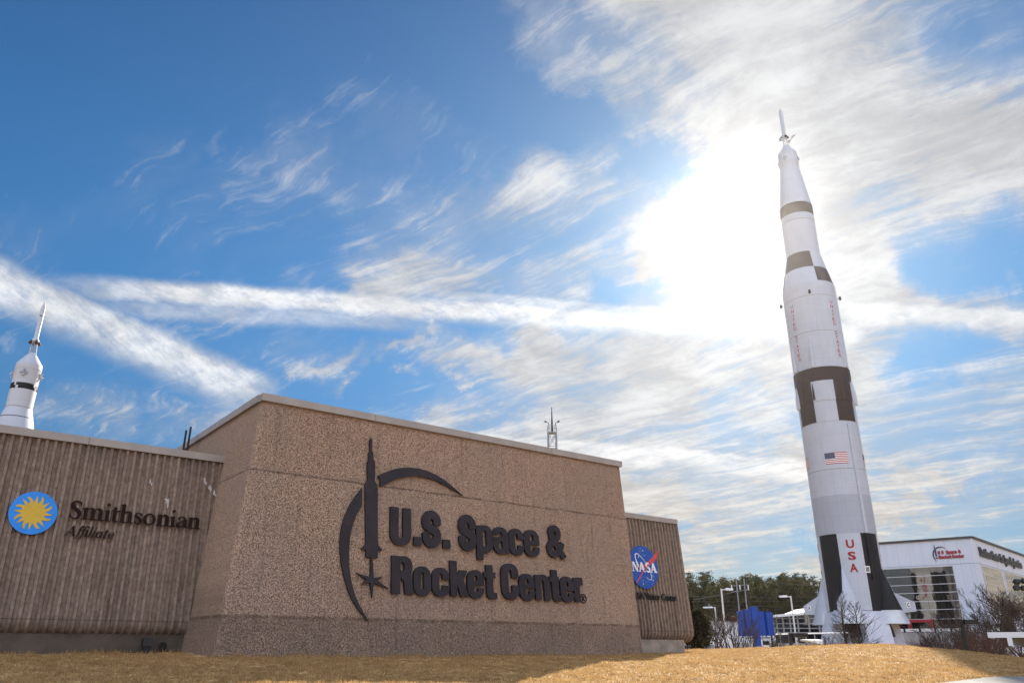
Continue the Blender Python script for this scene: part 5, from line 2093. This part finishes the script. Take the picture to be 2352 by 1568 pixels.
def lamp(px, py_top, Y, arm, label, py_base=None, r=.13):
    """tall pole with one flat arm-mounted head; arm in metres, sign gives the side"""
    p = at(px, py_top, Y)
    g = gz(p.x, Y)
    o = thing('street_lamp', label, 'street lamp', (p.x, Y, g), 'pale street lamps left of the rocket')
    m = MB()
    m.bar((p.x, Y, g - .3), (p.x, Y, p.z), r, r * .72, 10)
    m.build('pole', M['postwhite'], o)
    m = MB()
    s = 1 if arm > 0 else -1
    m.bar((p.x, Y, p.z - .15), (p.x + s * .6, Y, p.z - .05), .06, .06, 6)
    m.build('arm', M['postwhite'], o)
    m = MB()
    a = abs(arm)
    m.hexa([(p.x + s * .5, Y - .22, p.z - .18), (p.x + s * (a - .1), Y - .26, p.z - .20), (p.x + s * (a - .1), Y + .26, p.z - .20), (p.x + s * .5, Y + .22, p.z - .18)],
           [(p.x + s * .5, Y - .14, p.z + .08), (p.x + s * a, Y - .12, p.z + .02), (p.x + s * a, Y + .12, p.z + .02), (p.x + s * .5, Y + .14, p.z + .08)])
    fix_normals(m.build('lamp_head', M['postwhite'], o))
    m = MB()
    m.box((p.x, Y, g + .12), (.5, .5, .3))
    m.build('base', M['plinth'], o)


def short_lamp(px, py_top, Y, arm, label):
    p = at(px, py_top, Y)
    g = gz(p.x, Y)
    o = thing('parking_lamp', label, 'lamp', (p.x, Y, g), 'black box lamps along the mound')
    m = MB()
    m.box((p.x, Y, (p.z + g - .3) / 2), (.24, .24, p.z - g + .3))
    m.build('pole', M['dark'], o)
    m = MB()
    s = 1 if arm > 0 else -1
    m.box((p.x + s * (abs(arm) / 2 + .16), Y, p.z - .18), (abs(arm), .55, .36))
    m.build('lamp_head', M['dark'], o)
    m = MB()
    m.box((p.x + s * (abs(arm) / 2 + .16), Y, p.z - .375), (abs(arm) * .8, .42, .03))
    m.build('lens', M['galv'], o)


def build_street():
    build_blue_sign()
    lamp(1656.5, 1351, 92, 1.35, 'tallest pale street lamp nearest the right wing, head pointing right')
    lamp(1816, 1367.5, 104, -1.5, 'pale street lamp beside the rocket, head pointing left')
    lamp(1642, 1393, 150, -2.2, 'small pale street lamp showing above the white building, head pointing left', r=.16)
    short_lamp(1814, 1453, 78, 1.45, 'black box lamp between the blue sign and the rocket')
    short_lamp(2207, 1422.5, 70, 1.15, 'black box lamp right of the rocket before the hall')
    # floodlight mast at the right edge
    Y = 100.0
    p = at(2339, 1334, Y)
    g = gz(p.x + 1, Y)
    o = thing('floodlight_mast', 'tall dark mast with a cluster of floodlights at right edge', 'floodlight', (p.x + .9, Y, g))
    m = MB()
    m.bar((p.x + .9, Y, g - .3), (p.x + .9, Y, p.z + .2), .17, .12, 10)
    m.build('mast', M['dark'], o)
    m = MB()
    m.box((p.x + .9, Y, p.z - .1), (3.4, .12, .12))
    m.box((p.x + .9, Y, p.z - .9), (2.8, .12, .12))
    m.build('crossarm', M['dark'], o)
    for dx, dz in ((-1.3, .15), (-.35, .25), (.6, .2), (1.5, .2), (-1.5, -.55), (-.6, -.6), (.5, -.6)):
        m = MB()
        c = Vector((p.x + .9 + dx, Y - .3, p.z + dz - .25))
        m.box(c, (.62, .5, .5), axes=((1, 0, 0), (0, .9, -.43), (0, .43, .9)))
        m.build('flood_lamp', M['dark'], o)
    # carport
    c0 = at(2267, 1451, 48.0)
    zr = c0.z
    ex = Vector((1, -.64, 0)).normalized()
    ey = Vector((.64, 1, 0)).normalized()
    F = lambda a, b_, z: Vector((c0.x, c0.y, 0)) + ex * a + ey * b_ + Vector((0, 0, z))
    AX = (ex, ey, (0, 0, 1))
    q = F(3, 3, 0)
    o = thing('carport', 'flat white edged carport roof on a steel post at right edge', 'carport', (q.x, q.y, gz(q.x, q.y)))
    m = MB()
    m.box(F(7.5, 3, zr - .07), (15, 5.9, .08), axes=AX)
    m.build('roof_deck', M['greywall'], o)
    m = MB()
    m.box(F(7.5, 0, zr - .15), (15.0, .08, .30), axes=AX)
    m.box(F(.04, 3, zr - .15), (.08, 5.9, .30), axes=AX)
    m.build('fascia', M['nawhite'], o)
    m = MB()
    m.box(F(1.05, .20, zr - .46), (.24, .50, .56), axes=AX)
    m.build('bracket', M['nawhite'], o)
    for dx in (1.05, 8.5):
        b0, b1 = F(dx, .48, 0), F(dx + 2.6, 4.6, 0)
        sd_ = Vector((b1.y - b0.y, -(b1.x - b0.x), 0)).normalized() * .1
        V = lambda p, z: Vector((p.x, p.y, z))
        m = MB()
        m.hexa([V(b0 - sd_, zr - .66), V(b0 + sd_, zr - .66), V(b1 + sd_, zr - .95), V(b1 - sd_, zr - .95)], [V(b0 - sd_, zr - .13), V(b0 + sd_, zr - .13), V(b1 + sd_, zr - .13), V(b1 - sd_, zr - .13)])
        fix_normals(m.build('beam', M['greywall'], o))
        m = MB()
        pc = b0.lerp(b1, .80)
        pz = gz(pc.x, pc.y) - .3
        m.box((pc.x, pc.y, (zr - .86 + pz) / 2), (.40, .35, zr - .86 - pz), axes=AX)
        m.build('post', M['greywall'], o)
    m = MB()
    for k in range(9):
        m.box(F(7.6, .45 + k * .62, zr - .17), (14.4, .08, .11), axes=AX)
    m.build('roof_rib', M['galv'], o)
    # ground flood box behind the mound
    Y = 66.0
    q = at(1629, 1482, Y)
    o = thing('ground_floodlight', 'small grey wedge floodlight sitting on the mound crest', 'floodlight', (q.x, Y, gz(q.x, Y)))
    m = MB()
    m.hexa([(q.x - .5, Y - .3, q.z - .5), (q.x + .5, Y - .3, q.z - .5), (q.x + .5, Y + .5, q.z - .5), (q.x - .5, Y + .5, q.z - .5)], [(q.x - .42, Y - .1, q.z + .02), (q.x + .34, Y - .1, q.z + .12), (q.x + .34, Y + .4, q.z + .12), (q.x - .42, Y + .4, q.z + .02)])
    m.build('housing', M['galv'], o)
    m = MB()
    m.bar((q.x, Y + .1, gz(q.x, Y) - .2), (q.x, Y + .1, q.z - .5), .08, .08, 6)
    m.build('stub', M['dark'], o)
    # lattice tower with antenna behind the main block
    Y = 120.0
    A = lambda px, py: at(px, py, Y)
    c = A(1269, 1033)
    o = thing('antenna_tower', 'pale steel lattice tower with a tall whip antenna behind the roof', 'tower', (c.x, Y, -2))
    zt = A(1269, 995).z
    hw = (A(1283, 1010).x - A(1257, 1010).x) / 2 / 1.2
    th = R(40)
    cor = [Vector((c.x + hw * 1.2 * math.cos(th + math.pi / 2 * k), Y + hw * 1.2 * math.sin(th + math.pi / 2 * k), 0)) for k in range(4)]
    m = MB()
    for p_ in cor:
        m.bar((p_.x, p_.y, -2), (p_.x, p_.y, zt), .14, .14, 8)
    m.build('tower_leg', M['galv'], o)
    m = MB()
    z = zt - 22
    while z < zt - .5:
        for k in range(4):
            a, b_ = cor[k], cor[(k + 1) % 4]
            m.bar((a.x, a.y, z), (b_.x, b_.y, z + 2.2), .045, .045, 5)
            m.bar((b_.x, b_.y, z), (a.x, a.y, z + 2.2), .045, .045, 5)
            m.bar((a.x, a.y, z), (b_.x, b_.y, z), .045, .045, 5)
        z += 2.2
    m.build('bracing', M['galv'], o)
    m = MB()
    m.hexa([Vector((p_.x, p_.y, zt)) for p_ in cor], [Vector((p_.x, p_.y, zt + .12)) for p_ in cor])
    m.build('platform', M['galv'], o)
    m = MB()
    zr = A(1269, 979.5).z
    for k in range(4):
        a, b_ = cor[k] + (cor[k] - Vector((c.x, Y, 0))) * .08, cor[(k + 1) % 4] + (cor[(k + 1) % 4] - Vector((c.x, Y, 0))) * .08
        m.bar((a.x, a.y, zt + .1), (a.x, a.y, zr), .05, .05, 5)
        m.bar((a.x, a.y, zr), (b_.x, b_.y, zr), .04, .04, 5)
        m.bar((a.x, a.y, (zr + zt) / 2 + .1), (b_.x, b_.y, (zr + zt) / 2 + .1), .03, .03, 5)
    m.build('guard_rail', M['galv'], o)
    for dx in (-.75, .72):
        m = MB()
        m.bar((c.x + dx * hw, Y - hw * .4, zt + .2), (c.x + dx * hw, Y - hw * .4, zr + .1), .17, .17, 10)
        m.build('panel_antenna', M['postwhite'], o)
        m = MB()
        m.bar((c.x + dx * hw, Y - hw * .4, zr + .1), (c.x + dx * hw, Y - hw * .4, zr + .55), .05, .05, 6)
        m.bar((c.x + dx * hw, Y - hw * .4, zr + .5), (c.x + dx * hw + math.copysign(.45, dx), Y - hw * .4, zr + .75), .05, .05, 6)
        m.bar((c.x + dx * hw + math.copysign(.35, dx), Y - hw * .4, zr + .7), (c.x + dx * hw + math.copysign(.62, dx), Y - hw * .4, zr + .85), .14, .16, 8)
        m.build('lamp', M['dark'], o)
    m = MB()
    top = A(1268.5, 934.5).z
    m.bar((c.x, Y, zt), (c.x, Y, zt + (top - zt) * .55), .17, .12, 8)
    m.bar((c.x, Y, zt + (top - zt) * .55), (c.x, Y, top), .11, .05, 8)
    m.build('whip_antenna', M['dark'], o)


build_street()


# ------------------------------------------------------------------ power line
def build_power():
    Y = 185.0
    A = lambda px, py: at(px, py, Y)
    t0, t1 = A(1690.5, 1326), A(1709, 1328)
    x0, x1 = A(1694, 1362).x, A(1712, 1362).x
    g = gz(x0, Y)
    o = thing('utility_pole', 'twin grey steel utility poles with a crossarm before the pines', 'utility pole', ((x0 + x1) / 2, Y, g))
    m = MB()
    m.bar((x0, Y, g - .3), (x0, Y, t0.z), .20, .13, 10)
    m.build('pole', M['galv'], o)
    m = MB()
    m.bar((x1, Y, g - .3), (x1, Y, t1.z), .20, .13, 10)
    m.build('pole', M['galv'], o)
    zc = A(1700, 1357).z
    a, b = A(1678, 1345).x, A(1720, 1345).x
    m = MB()
    m.bar((a, Y - .2, A(1678, 1345).z), (b, Y - .2, A(1720, 1342).z), .06, .06, 6)
    m.bar((a, Y - .2, zc - .2), (b, Y - .2, zc + .35), .10, .10, 6)
    m.build('crossarm', M['galv'], o)
    for px in (1680, 1699, 1718):
        m = MB()
        x = A(px, 1350).x
        m.bar((x, Y - .3, A(px, 1354).z), (x, Y - .3, A(px, 1343).z), .12, .12, 8)
        m.build('insulator', M['nawhite'], o)
    # a lone thin pole right of it
    q = A(1871, 1354)
    o2 = thing('utility_pole', 'lone thin grey pole just left of the rocket', 'utility pole', (q.x + 1, Y, gz(q.x + 1, Y)))
    m = MB()
    m.bar((q.x + .6, Y, gz(q.x + .6, Y) - .3), (q.x + .6, Y, q.z), .17, .12, 8)
    m.build('pole', M['galv'], o2)
    m = MB()
    m.box((q.x + .6, Y, q.z - .5), (1.2, .12, .14))
    m.build('crossarm', M['galv'], o2)

    def wire(p0, p1, sag, r, label):
        pts = []
        for k in range(13):
            f = k / 12
            p = p0.lerp(p1, f)
            p.z -= sag * 4 * f * (1 - f)
            pts.append(p)
        m = MB()
        m.tube(pts, [r] * 13, 5)
        w_ = m.build('power_line', M['wire'])
        tag(w_, label, 'power line', 'power lines before the pines')
    lab_thick = ('thick upper cable running left from the utility pole tops', 'thick lower cable running left from the utility pole crossarm')
    wire(at(1420, 1345, 160)  , t0, .2, .05, lab_thick[0])
    wire(at(1420, 1404, 160), Vector((x1, Y - .3, zc + .3)), .2, .06, lab_thick[1])
    thin = 'thin grey overhead wire crossing in front of the pine trunks'
    for px0, py0, px1, py1 in ((1480, 1365, 2050, 1367), (1480, 1386, 2050, 1388), (1480, 1392, 2050, 1398), (1480, 1378, 2050, 1374), (1480, 1407, 2050, 1411), (1480, 1431, 2050, 1420)):
        wire(at(px0, py0, Y - 1 + random.uniform(-2, 2)), at(px1, py1, Y + random.uniform(-2, 2)), .4, .017, thin)
    wire(Vector((x1, Y, t1.z - .3)), at(2060, 1347, Y), .5, .02, 'thin grey wire running right from the utility pole top')


build_power()


# ------------------------------------------------------------------ trees
def leaf_quads(mb, c, spread, n, size, flat=1.0):
    for _ in range(n):
        p = Vector((random.gauss(0, spread), random.gauss(0, spread), random.gauss(0, spread * flat))) + c
        a = Vector((random.gauss(0, 1), random.gauss(0, 1), random.gauss(0, 1))).normalized()
        b = a.cross(Vector((random.gauss(0, 1), random.gauss(0, 1), random.gauss(0, 1)))).normalized()
        s = size * random.uniform(.5, 1.2)
        i = len(mb.v)
        mb.v += [tuple(p - a * s), tuple(p + b * s * .45), tuple(p + a * s), tuple(p - b * s * .45)]
        mb.face((i, i + 1, i + 2, i + 3))


def pine_proto(h, lab, group, first):
    o = thing('pine_tree', lab, 'pine tree', (0, 0, 0), group)
    m = MB()
    lean = random.uniform(-.4, .4)
    pts = [Vector((lean * f * f, 0, h * f)) for f in (0, .25, .5, .75, .97)]
    m.tube(pts, [.26, .22, .18, .12, .04], 7)
    cr = MB()
    lo = random.uniform(.50, .60)
    nb = 30
    for k in range(nb):
        f = lo + (1 - lo) * (k + random.random()) / nb
        rel = (f - lo) / (1 - lo)
        reach = (2.6 * math.sin(math.pi * (0.20 + .74 * rel)) + .25) * random.uniform(.45, 1.15)
        an = random.uniform(0, 2 * math.pi)
        z = h * f
        tip = Vector((math.cos(an) * reach + lean * f * f, math.sin(an) * reach, z + reach * random.uniform(.05, .45)))
        m.bar((lean * f * f, 0, z), tip, .05, .02, 4, 0, False)
        for q in (.55, .85, 1.0):
            c = Vector((lean * f * f, 0, z)).lerp(tip, q)
            leaf_quads(cr, c, .30 + .16 * q, 15, .30, .7)
    for k in range(3):
        f = random.uniform(.3, lo)
        an = random.uniform(0, 6.28)
        m.bar((0, 0, h * f), (math.cos(an) * 1.2, math.sin(an) * 1.2, h * f + .2), .04, .015, 4, 0, False)
    m.build('trunk', M['pinebark'], o)
    cr.build('crown', M['pine'], o)
    return o


def build_pines():
    labs = ['tall pine with a loose high crown in the forest row', 'pine with a dense rounded crown in the forest row', 'slim pine with a narrow crown in the forest row', 'pine with a broad open crown in the forest row', 'pine with a ragged broken crown in the forest row']
    # these kinds repeat all through the belt, so one wording covers them all
    lab = 'tall green crowned pine with bare straight trunk in the forest belt'
    protos = [pine_proto(h, lab, 'pines of the forest belt', k == 0) for k, h in enumerate((19.5, 20.5, 18.5, 21.0, 19.0, 20.0))]
    used = set()
    i = 0
    for row, Yr in enumerate((218, 224, 231, 239, 248, 258)):
        x = 38.0 + row * 1.3
        while x < 112 - 2 * row:
            k = random.randrange(len(protos))
            y = Yr + random.uniform(-2.5, 2.5)
            if k not in used:
                o = protos[k]
                used.add(k)
            else:
                o = copy_tree(protos[k])
            sc = random.uniform(.88, 1.06)
            o.location = (x, y, gz(x, y) + 0.6 + .02 * (y - 218))
            o.scale = (sc * random.uniform(.9, 1.15), sc, sc)
            o.rotation_euler = (0, 0, random.uniform(0, 6.28))
            x += random.uniform(2.6, 4.4)
            i += 1
    for row, Yr in enumerate((-60, -67)):
        x = -95.0 + row * 1.7
        while x < -15:
            o = copy_tree(protos[random.randrange(len(protos))])
            y = Yr + random.uniform(-2, 2)
            sc = random.uniform(.85, 1.0)
            o.location = (x, y, gz(x, y) - .3)
            o.scale = (sc, sc, sc)
            o.rotation_euler = (0, 0, random.uniform(0, 6.28))
            x += random.uniform(3.6, 5.4)
    for k in range(len(protos)):
        if k not in used:
            protos[k].location = (70 + k * 3, 262, 1.0)
    # the wooded rise that carries them and the dim thicket on its floor
    m = MB()
    xs = np.linspace(20, 150, 40)
    rows = []
    for y, dz in ((205, -1.2), (212, 0.2), (222, 1.0), (245, 1.6), (275, 2.4), (330, 2.0), (380, -4.0)):
        rows.append([(x, y, gz(x, y) + dz + 0.6 * vnoise(np.array([x * .2]), np.array([y * .2]))[0]) for x in xs])
    n = len(xs)
    for r in rows:
        m.v += r
    for a in range(len(rows) - 1):
        for k in range(n - 1):
            m.face((a * n + k, a * n + k + 1, (a + 1) * n + k + 1, (a + 1) * n + k))
    hill = m.build('hill', M['scrub'], smooth=True)
    tag(hill, kind='structure')
    m = MB()
    for _ in range(700):
        x, y = random.uniform(30, 118), random.uniform(258, 275)
        c = Vector((x, y, gz(x, y) + 1 + random.uniform(0, 13)))
        leaf_quads(m, c, 1.1, 16, .6)
    th = m.build('far_wood', M['pine'])
    tag(th, 'dim mass of far woodland filling behind the pine trunks', 'woodland', kind='stuff')
    m = MB()
    for _ in range(260):
        x, y = random.uniform(36, 112), random.uniform(206, 222)
        leaf_quads(m, Vector((x, y, gz(x, y) + 0.3 + random.uniform(0, 2.2))), .7, 14, .35)
    th = m.build('undergrowth', M['scrub'])
    tag(th, 'brown undergrowth along the foot of the pine belt', 'undergrowth', kind='stuff')


def grow(mb, p, d, length, r, depth, spread, up, nseg=3, kids=3, minr=.012):
    """one limb and everything that grows from it"""
    pts = [p]
    cur = p.copy()
    dd = d.normalized()
    for k in range(nseg):
        dd = (dd + Vector((random.gauss(0, .10), random.gauss(0, .10), random.gauss(0, .08) + up * .12))).normalized()
        cur = cur + dd * (length / nseg)
        pts.append(cur.copy())
    rr = [max(minr, r * (1 - .55 * k / nseg)) for k in range(nseg + 1)]
    mb.tube(pts, rr, 4 if r > .04 else 3)
    if depth <= 0:
        return
    for k in range(kids):
        f = random.uniform(.35, 1.0) if k else 1.0
        i = min(nseg - 1, int(f * nseg))
        q = pts[i].lerp(pts[i + 1], f * nseg - i if f < 1 else 1.0)
        ax = Vector((random.gauss(0, 1), random.gauss(0, 1), random.gauss(0, .6)))
        nd = (dd + ax.normalized() * spread).normalized()
        grow(mb, q, nd, length * random.uniform(.55, .80), max(minr, r * .55), depth - 1, spread, up, 2, kids, minr)


def shrub(x, y, h, stems, label, group=None, mat='twig', spread=.45, z=None, minr=.014, depth=3, name='bare_shrub', cat='shrub'):
    g = gz(x, y) if z is None else z
    o = thing(name, label, cat, (x, y, g - .1), group)
    m = MB()
    t = MB()
    for k in range(stems):
        an = 2 * math.pi * k / stems + random.uniform(-.4, .4)
        d = Vector((math.cos(an) * .42, math.sin(an) * .42, 1)).normalized()
        p = Vector((x + math.cos(an) * .12, y + math.sin(an) * .12, g - .15))
        q = p + d * h * .34
        m.bar(p, q, .06 + h * .006, .045 + h * .004, 6)
        for j in range(2):
            nd = (d + Vector((random.gauss(0, .25), random.gauss(0, .25), .15))).normalized()
            grow(t, q, nd, h * .36, .035 + h * .003, depth, spread, .5, 3, 3, minr)
    m.build('stems', M['bark'], o)
    t.build('twigs', M[mat], o)
    return o


def round_tree(x, y, h, label, group=None, mat='twig', depth=4, spread=.55, z=None, minr=.016, kids=3, limbs=6):
    g = gz(x, y) if z is None else z
    o = thing('bare_tree', label, 'tree', (x, y, g - .1), group)
    m = MB()
    tr = [Vector((x, y, g - .2)), Vector((x + .05, y, g + h * .15)), Vector((x + .1, y, g + h * .30))]
    m.tube(tr, [.05 + h * .018, .04 + h * .014, .03 + h * .012], 8)
    m.build('trunk', M['bark'], o)
    t = MB()
    for k in range(limbs):
        an = 2 * math.pi * k / limbs + random.uniform(-.3, .3)
        d = Vector((math.cos(an) * .65, math.sin(an) * .65, .9)).normalized()
        grow(t, tr[1].lerp(tr[2], random.uniform(.3, 1)), d, h * .30, .03 + h * .007, depth, spread, .35, 3, kids, minr)
    t.build('branches', M[mat], o)
    return o


def cone_tree(x, y, h, label, group=None, z=None, mat='bark', width=.30, minr=.016):
    """central leader with long rising side branches, like a leafless bald cypress"""
    g = gz(x, y) if z is None else z
    o = thing('bare_tree', label, 'tree', (x, y, g - .1), group)
    m = MB()
    pts = [Vector((x + random.gauss(0, .04) * k, y, g - .2 + h * f)) for k, f in enumerate((0, .3, .6, .85, 1.0))]
    m.tube(pts, [.06 + h * .018, .05 + h * .014, .04 + h * .010, .05, .03], 8)
    m.build('trunk', M['bark'], o)
    t = MB()
    nb = 56
    for k in range(nb):
        f = .10 + .86 * k / nb
        L = h * width * (1 - f) ** .8 + .35
        an = k * 2.4 + random.uniform(-.3, .3)
        rise = .25 + .75 * f
        d = Vector((math.cos(an), math.sin(an), rise)).normalized()
        p = Vector((x, y, g + h * f))
        grow(t, p, d, L * random.uniform(.8, 1.15), .016 + .026 * (1 - f), 1, .45, .35, 4, 3, minr)
    t.build('branches', M[mat], o)
    return o


def leafy(name, x, y, h, w, label, cat, mat, n=420, shape='cone', z=None, group=None, size=.16):
    g = gz(x, y) if z is None else z
    o = thing(name, label, cat, (x, y, g - .1), group)
    m = MB()
    m.bar((x, y, g - .2), (x, y, g + h * .9), .10 + .01 * h, .03, 7)
    m.build('trunk', M['bark'], o)
    f = MB()
    for _ in range(n):
        t = random.random() ** (.8 if shape == 'cone' else .6)
        if shape == 'cone':
            rad = w * (1 - t) ** .8 * random.uniform(.45, 1.05)
        else:
            rad = w * math.sqrt(max(0, 1 - (2 * t - .95) ** 2)) * random.uniform(.5, 1.05)
        an = random.uniform(0, 6.28)
        leaf_quads(f, Vector((x + math.cos(an) * rad, y + math.sin(an) * rad, g + .1 + t * h)), .16, 7, size)
    f.build('foliage', M[mat], o)
    return o


def build_plants():
    build_pines()
    P = lambda px, Y: at(px, 1470, Y).x
    # evergreens beside the right wing
    leafy('evergreen_tree', P(1588, 68), 68, 4.2, 1.1, 'narrow dark evergreen half hidden behind the right wing', 'evergreen tree', 'ever', 520, 'cone', None, None, .13)
    leafy('evergreen_shrub', P(1606, 66), 66, 2.9, 1.05, 'rounded brown green evergreen shrub beside the right wing', 'shrub', 'ever', 560, 'round', None, None, .13)
    for px, Y, h, lab in ((1640, 150, 6.4, 'small rusty brown cypress above the white building, leftmost of three'), (1655 + 36, 146, 6.8, 'rusty brown cypress hidden partly by the blue sign'), (1667, 148, 7.0, 'tallest rusty brown cypress right of the tall street lamp')):
        leafy('rusty_cypress', P(px, Y), Y, h + 3, 1.3, lab, 'cypress', 'rust', 240, 'cone', None, 'rusty cypresses above the white building', .25)
        labs = ['bare multi stemmed shrub next to the evergreen', 'bare shrub left of the tall street lamp', 'bare multi stemmed shrub right of the tall street lamp', 'bare shrub just left of the blue sign', 'bare shrub at the foot of the blue sign post']
    for px, Y, h, lab in ((1632, 80, 4.9, labs[0]), (1650, 84, 5.1, labs[1]), (1675, 82, 5.2, labs[2]), (1693, 80, 4.9, labs[3]), (1716, 78, 3.6, labs[4])):
        shrub(P(px, Y), Y, h, 5, lab, 'bare shrubs before the white building', minr=.011, depth=2)
    cone_tree(P(1773, 90), 90, 6.2, 'slim bare tree right of the blue sign', 'bare trees before the lobby', width=.34)
    round_tree(P(1792, 96), 96, 5.0, 'low spreading bare tree before the glass lobby', 'bare trees before the lobby', depth=3)
    round_tree(P(1889, 82), 82, 4.2, 'small bare sapling before the left rocket pedestal', 'bare trees round the rocket', depth=3, minr=.014)
    cone_tree(P(1944, 100), 100, 10.2, 'tall bare cypress before the rocket base, left one of the pair', 'bare cypresses before the rocket', z=-3.4, width=.22, minr=.022)
    cone_tree(P(1974, 98), 98, 8.8, 'wide bare cypress before the rocket base, right one of the pair', 'bare cypresses before the rocket', z=-3.4, width=.32, minr=.022)
    shrub(P(2031, 92), 92, 3.4, 4, 'leaning bare shrub at the right rocket pedestal', 'bare trees round the rocket', minr=.014)
    rl = ['reddish bare shrub before the hall entrance railing', 'reddish bare shrub left of the black box lamp', 'reddish bare shrub behind the black box lamp', 'bare shrub right of the black box lamp', 'reddish thicket shrub left of the carport', 'reddish shrub directly behind the carport edge', 'low reddish shrub between lamp and carport', 'tall bare shrub against the white hall corner']
    for px, Y, h, lab, mt in ((2092, 96, 3.8, rl[0], 'redtwig'), (2140, 92, 4.6, rl[1], 'redtwig'), (2168, 98, 5.4, rl[2], 'twig'), (2192, 90, 6.2, rl[3], 'twig'), (2232, 84, 4.8, rl[4], 'redtwig'), (2262, 80, 4.2, rl[5], 'redtwig'), (2212, 78, 3.4, rl[6], 'redtwig'), (2240, 100, 6.5, rl[7], 'twig')):
        shrub(P(px, Y), Y, h, 7, lab, 'bare shrubs before the hall', mt, .5, None, .015, 3)
    round_tree(P(2282, 96), 96, 10.0, 'large dense bare tree before the hall windows', 'large bare trees at right', depth=5, kids=3, limbs=7, minr=.015)
    round_tree(P(2335, 92), 92, 10.8, 'largest bare tree at the right edge beside the floodlight mast', 'large bare trees at right', depth=5, kids=3, limbs=7, minr=.015)
    round_tree(P(2375, 88), 88, 10.0, 'bare tree cut by the right picture edge', 'large bare trees at right', depth=5, kids=3, limbs=6, minr=.015)
    for x0, x1, Y, lab in ((1770, 1880, 100, 'brown clipped hedge below the lobby deck'), (2060, 2160, 104, 'brown hedge below the hall terrace'), (2150, 2420, 84, 'brown leafy hedge behind the mound at right')):
        xa, xb = P(x0, Y), P(x1, Y)
        o = thing('hedge', lab, 'hedge', ((xa + xb) / 2, Y, gz((xa + xb) / 2, Y)))
        m, t = MB(), MB()
        x = xa
        while x < xb:
            g = gz(x, Y)
            t.bar((x, Y, g - .2), (x + random.gauss(0, .2), Y, g + 1.6), .05, .02, 5)
            for _ in range(5):
                leaf_quads(m, Vector((x + random.gauss(0, .3), Y + random.gauss(0, .6), g + random.uniform(.5, 3.0 if x0 < 2140 else 4.2))), .35, 16, .15)
            x += .45
        t.build('stems', M['bark'], o)
        m.build('foliage', M['scrub'], o)


build_plants()


# ------------------------------------------------------------------ scattering volume added for the sun's glare
def build_glare_haze():
    m = MB()
    m.box((0, 1600, 55.0), (5600, 4600, 126.0))
    mt = bpy.data.materials.new('glare_haze')
    mt.use_nodes = True
    t = NT(mt.node_tree)
    t.n.remove(mt.node_tree.nodes['Principled BSDF'])
    v = t.new('ShaderNodeVolumePrincipled')
    v.inputs['Color'].default_value = (0.97, 0.97, 0.98, 1)
    v.inputs['Density'].default_value = 0.000034
    v.inputs['Anisotropy'].default_value = 0.88
    t.l.new(v.outputs[0], mt.node_tree.nodes['Material Output'].inputs['Volume'])
    o = m.build('glare_haze', mt)
    tag(o, kind='stuff')


build_glare_haze()
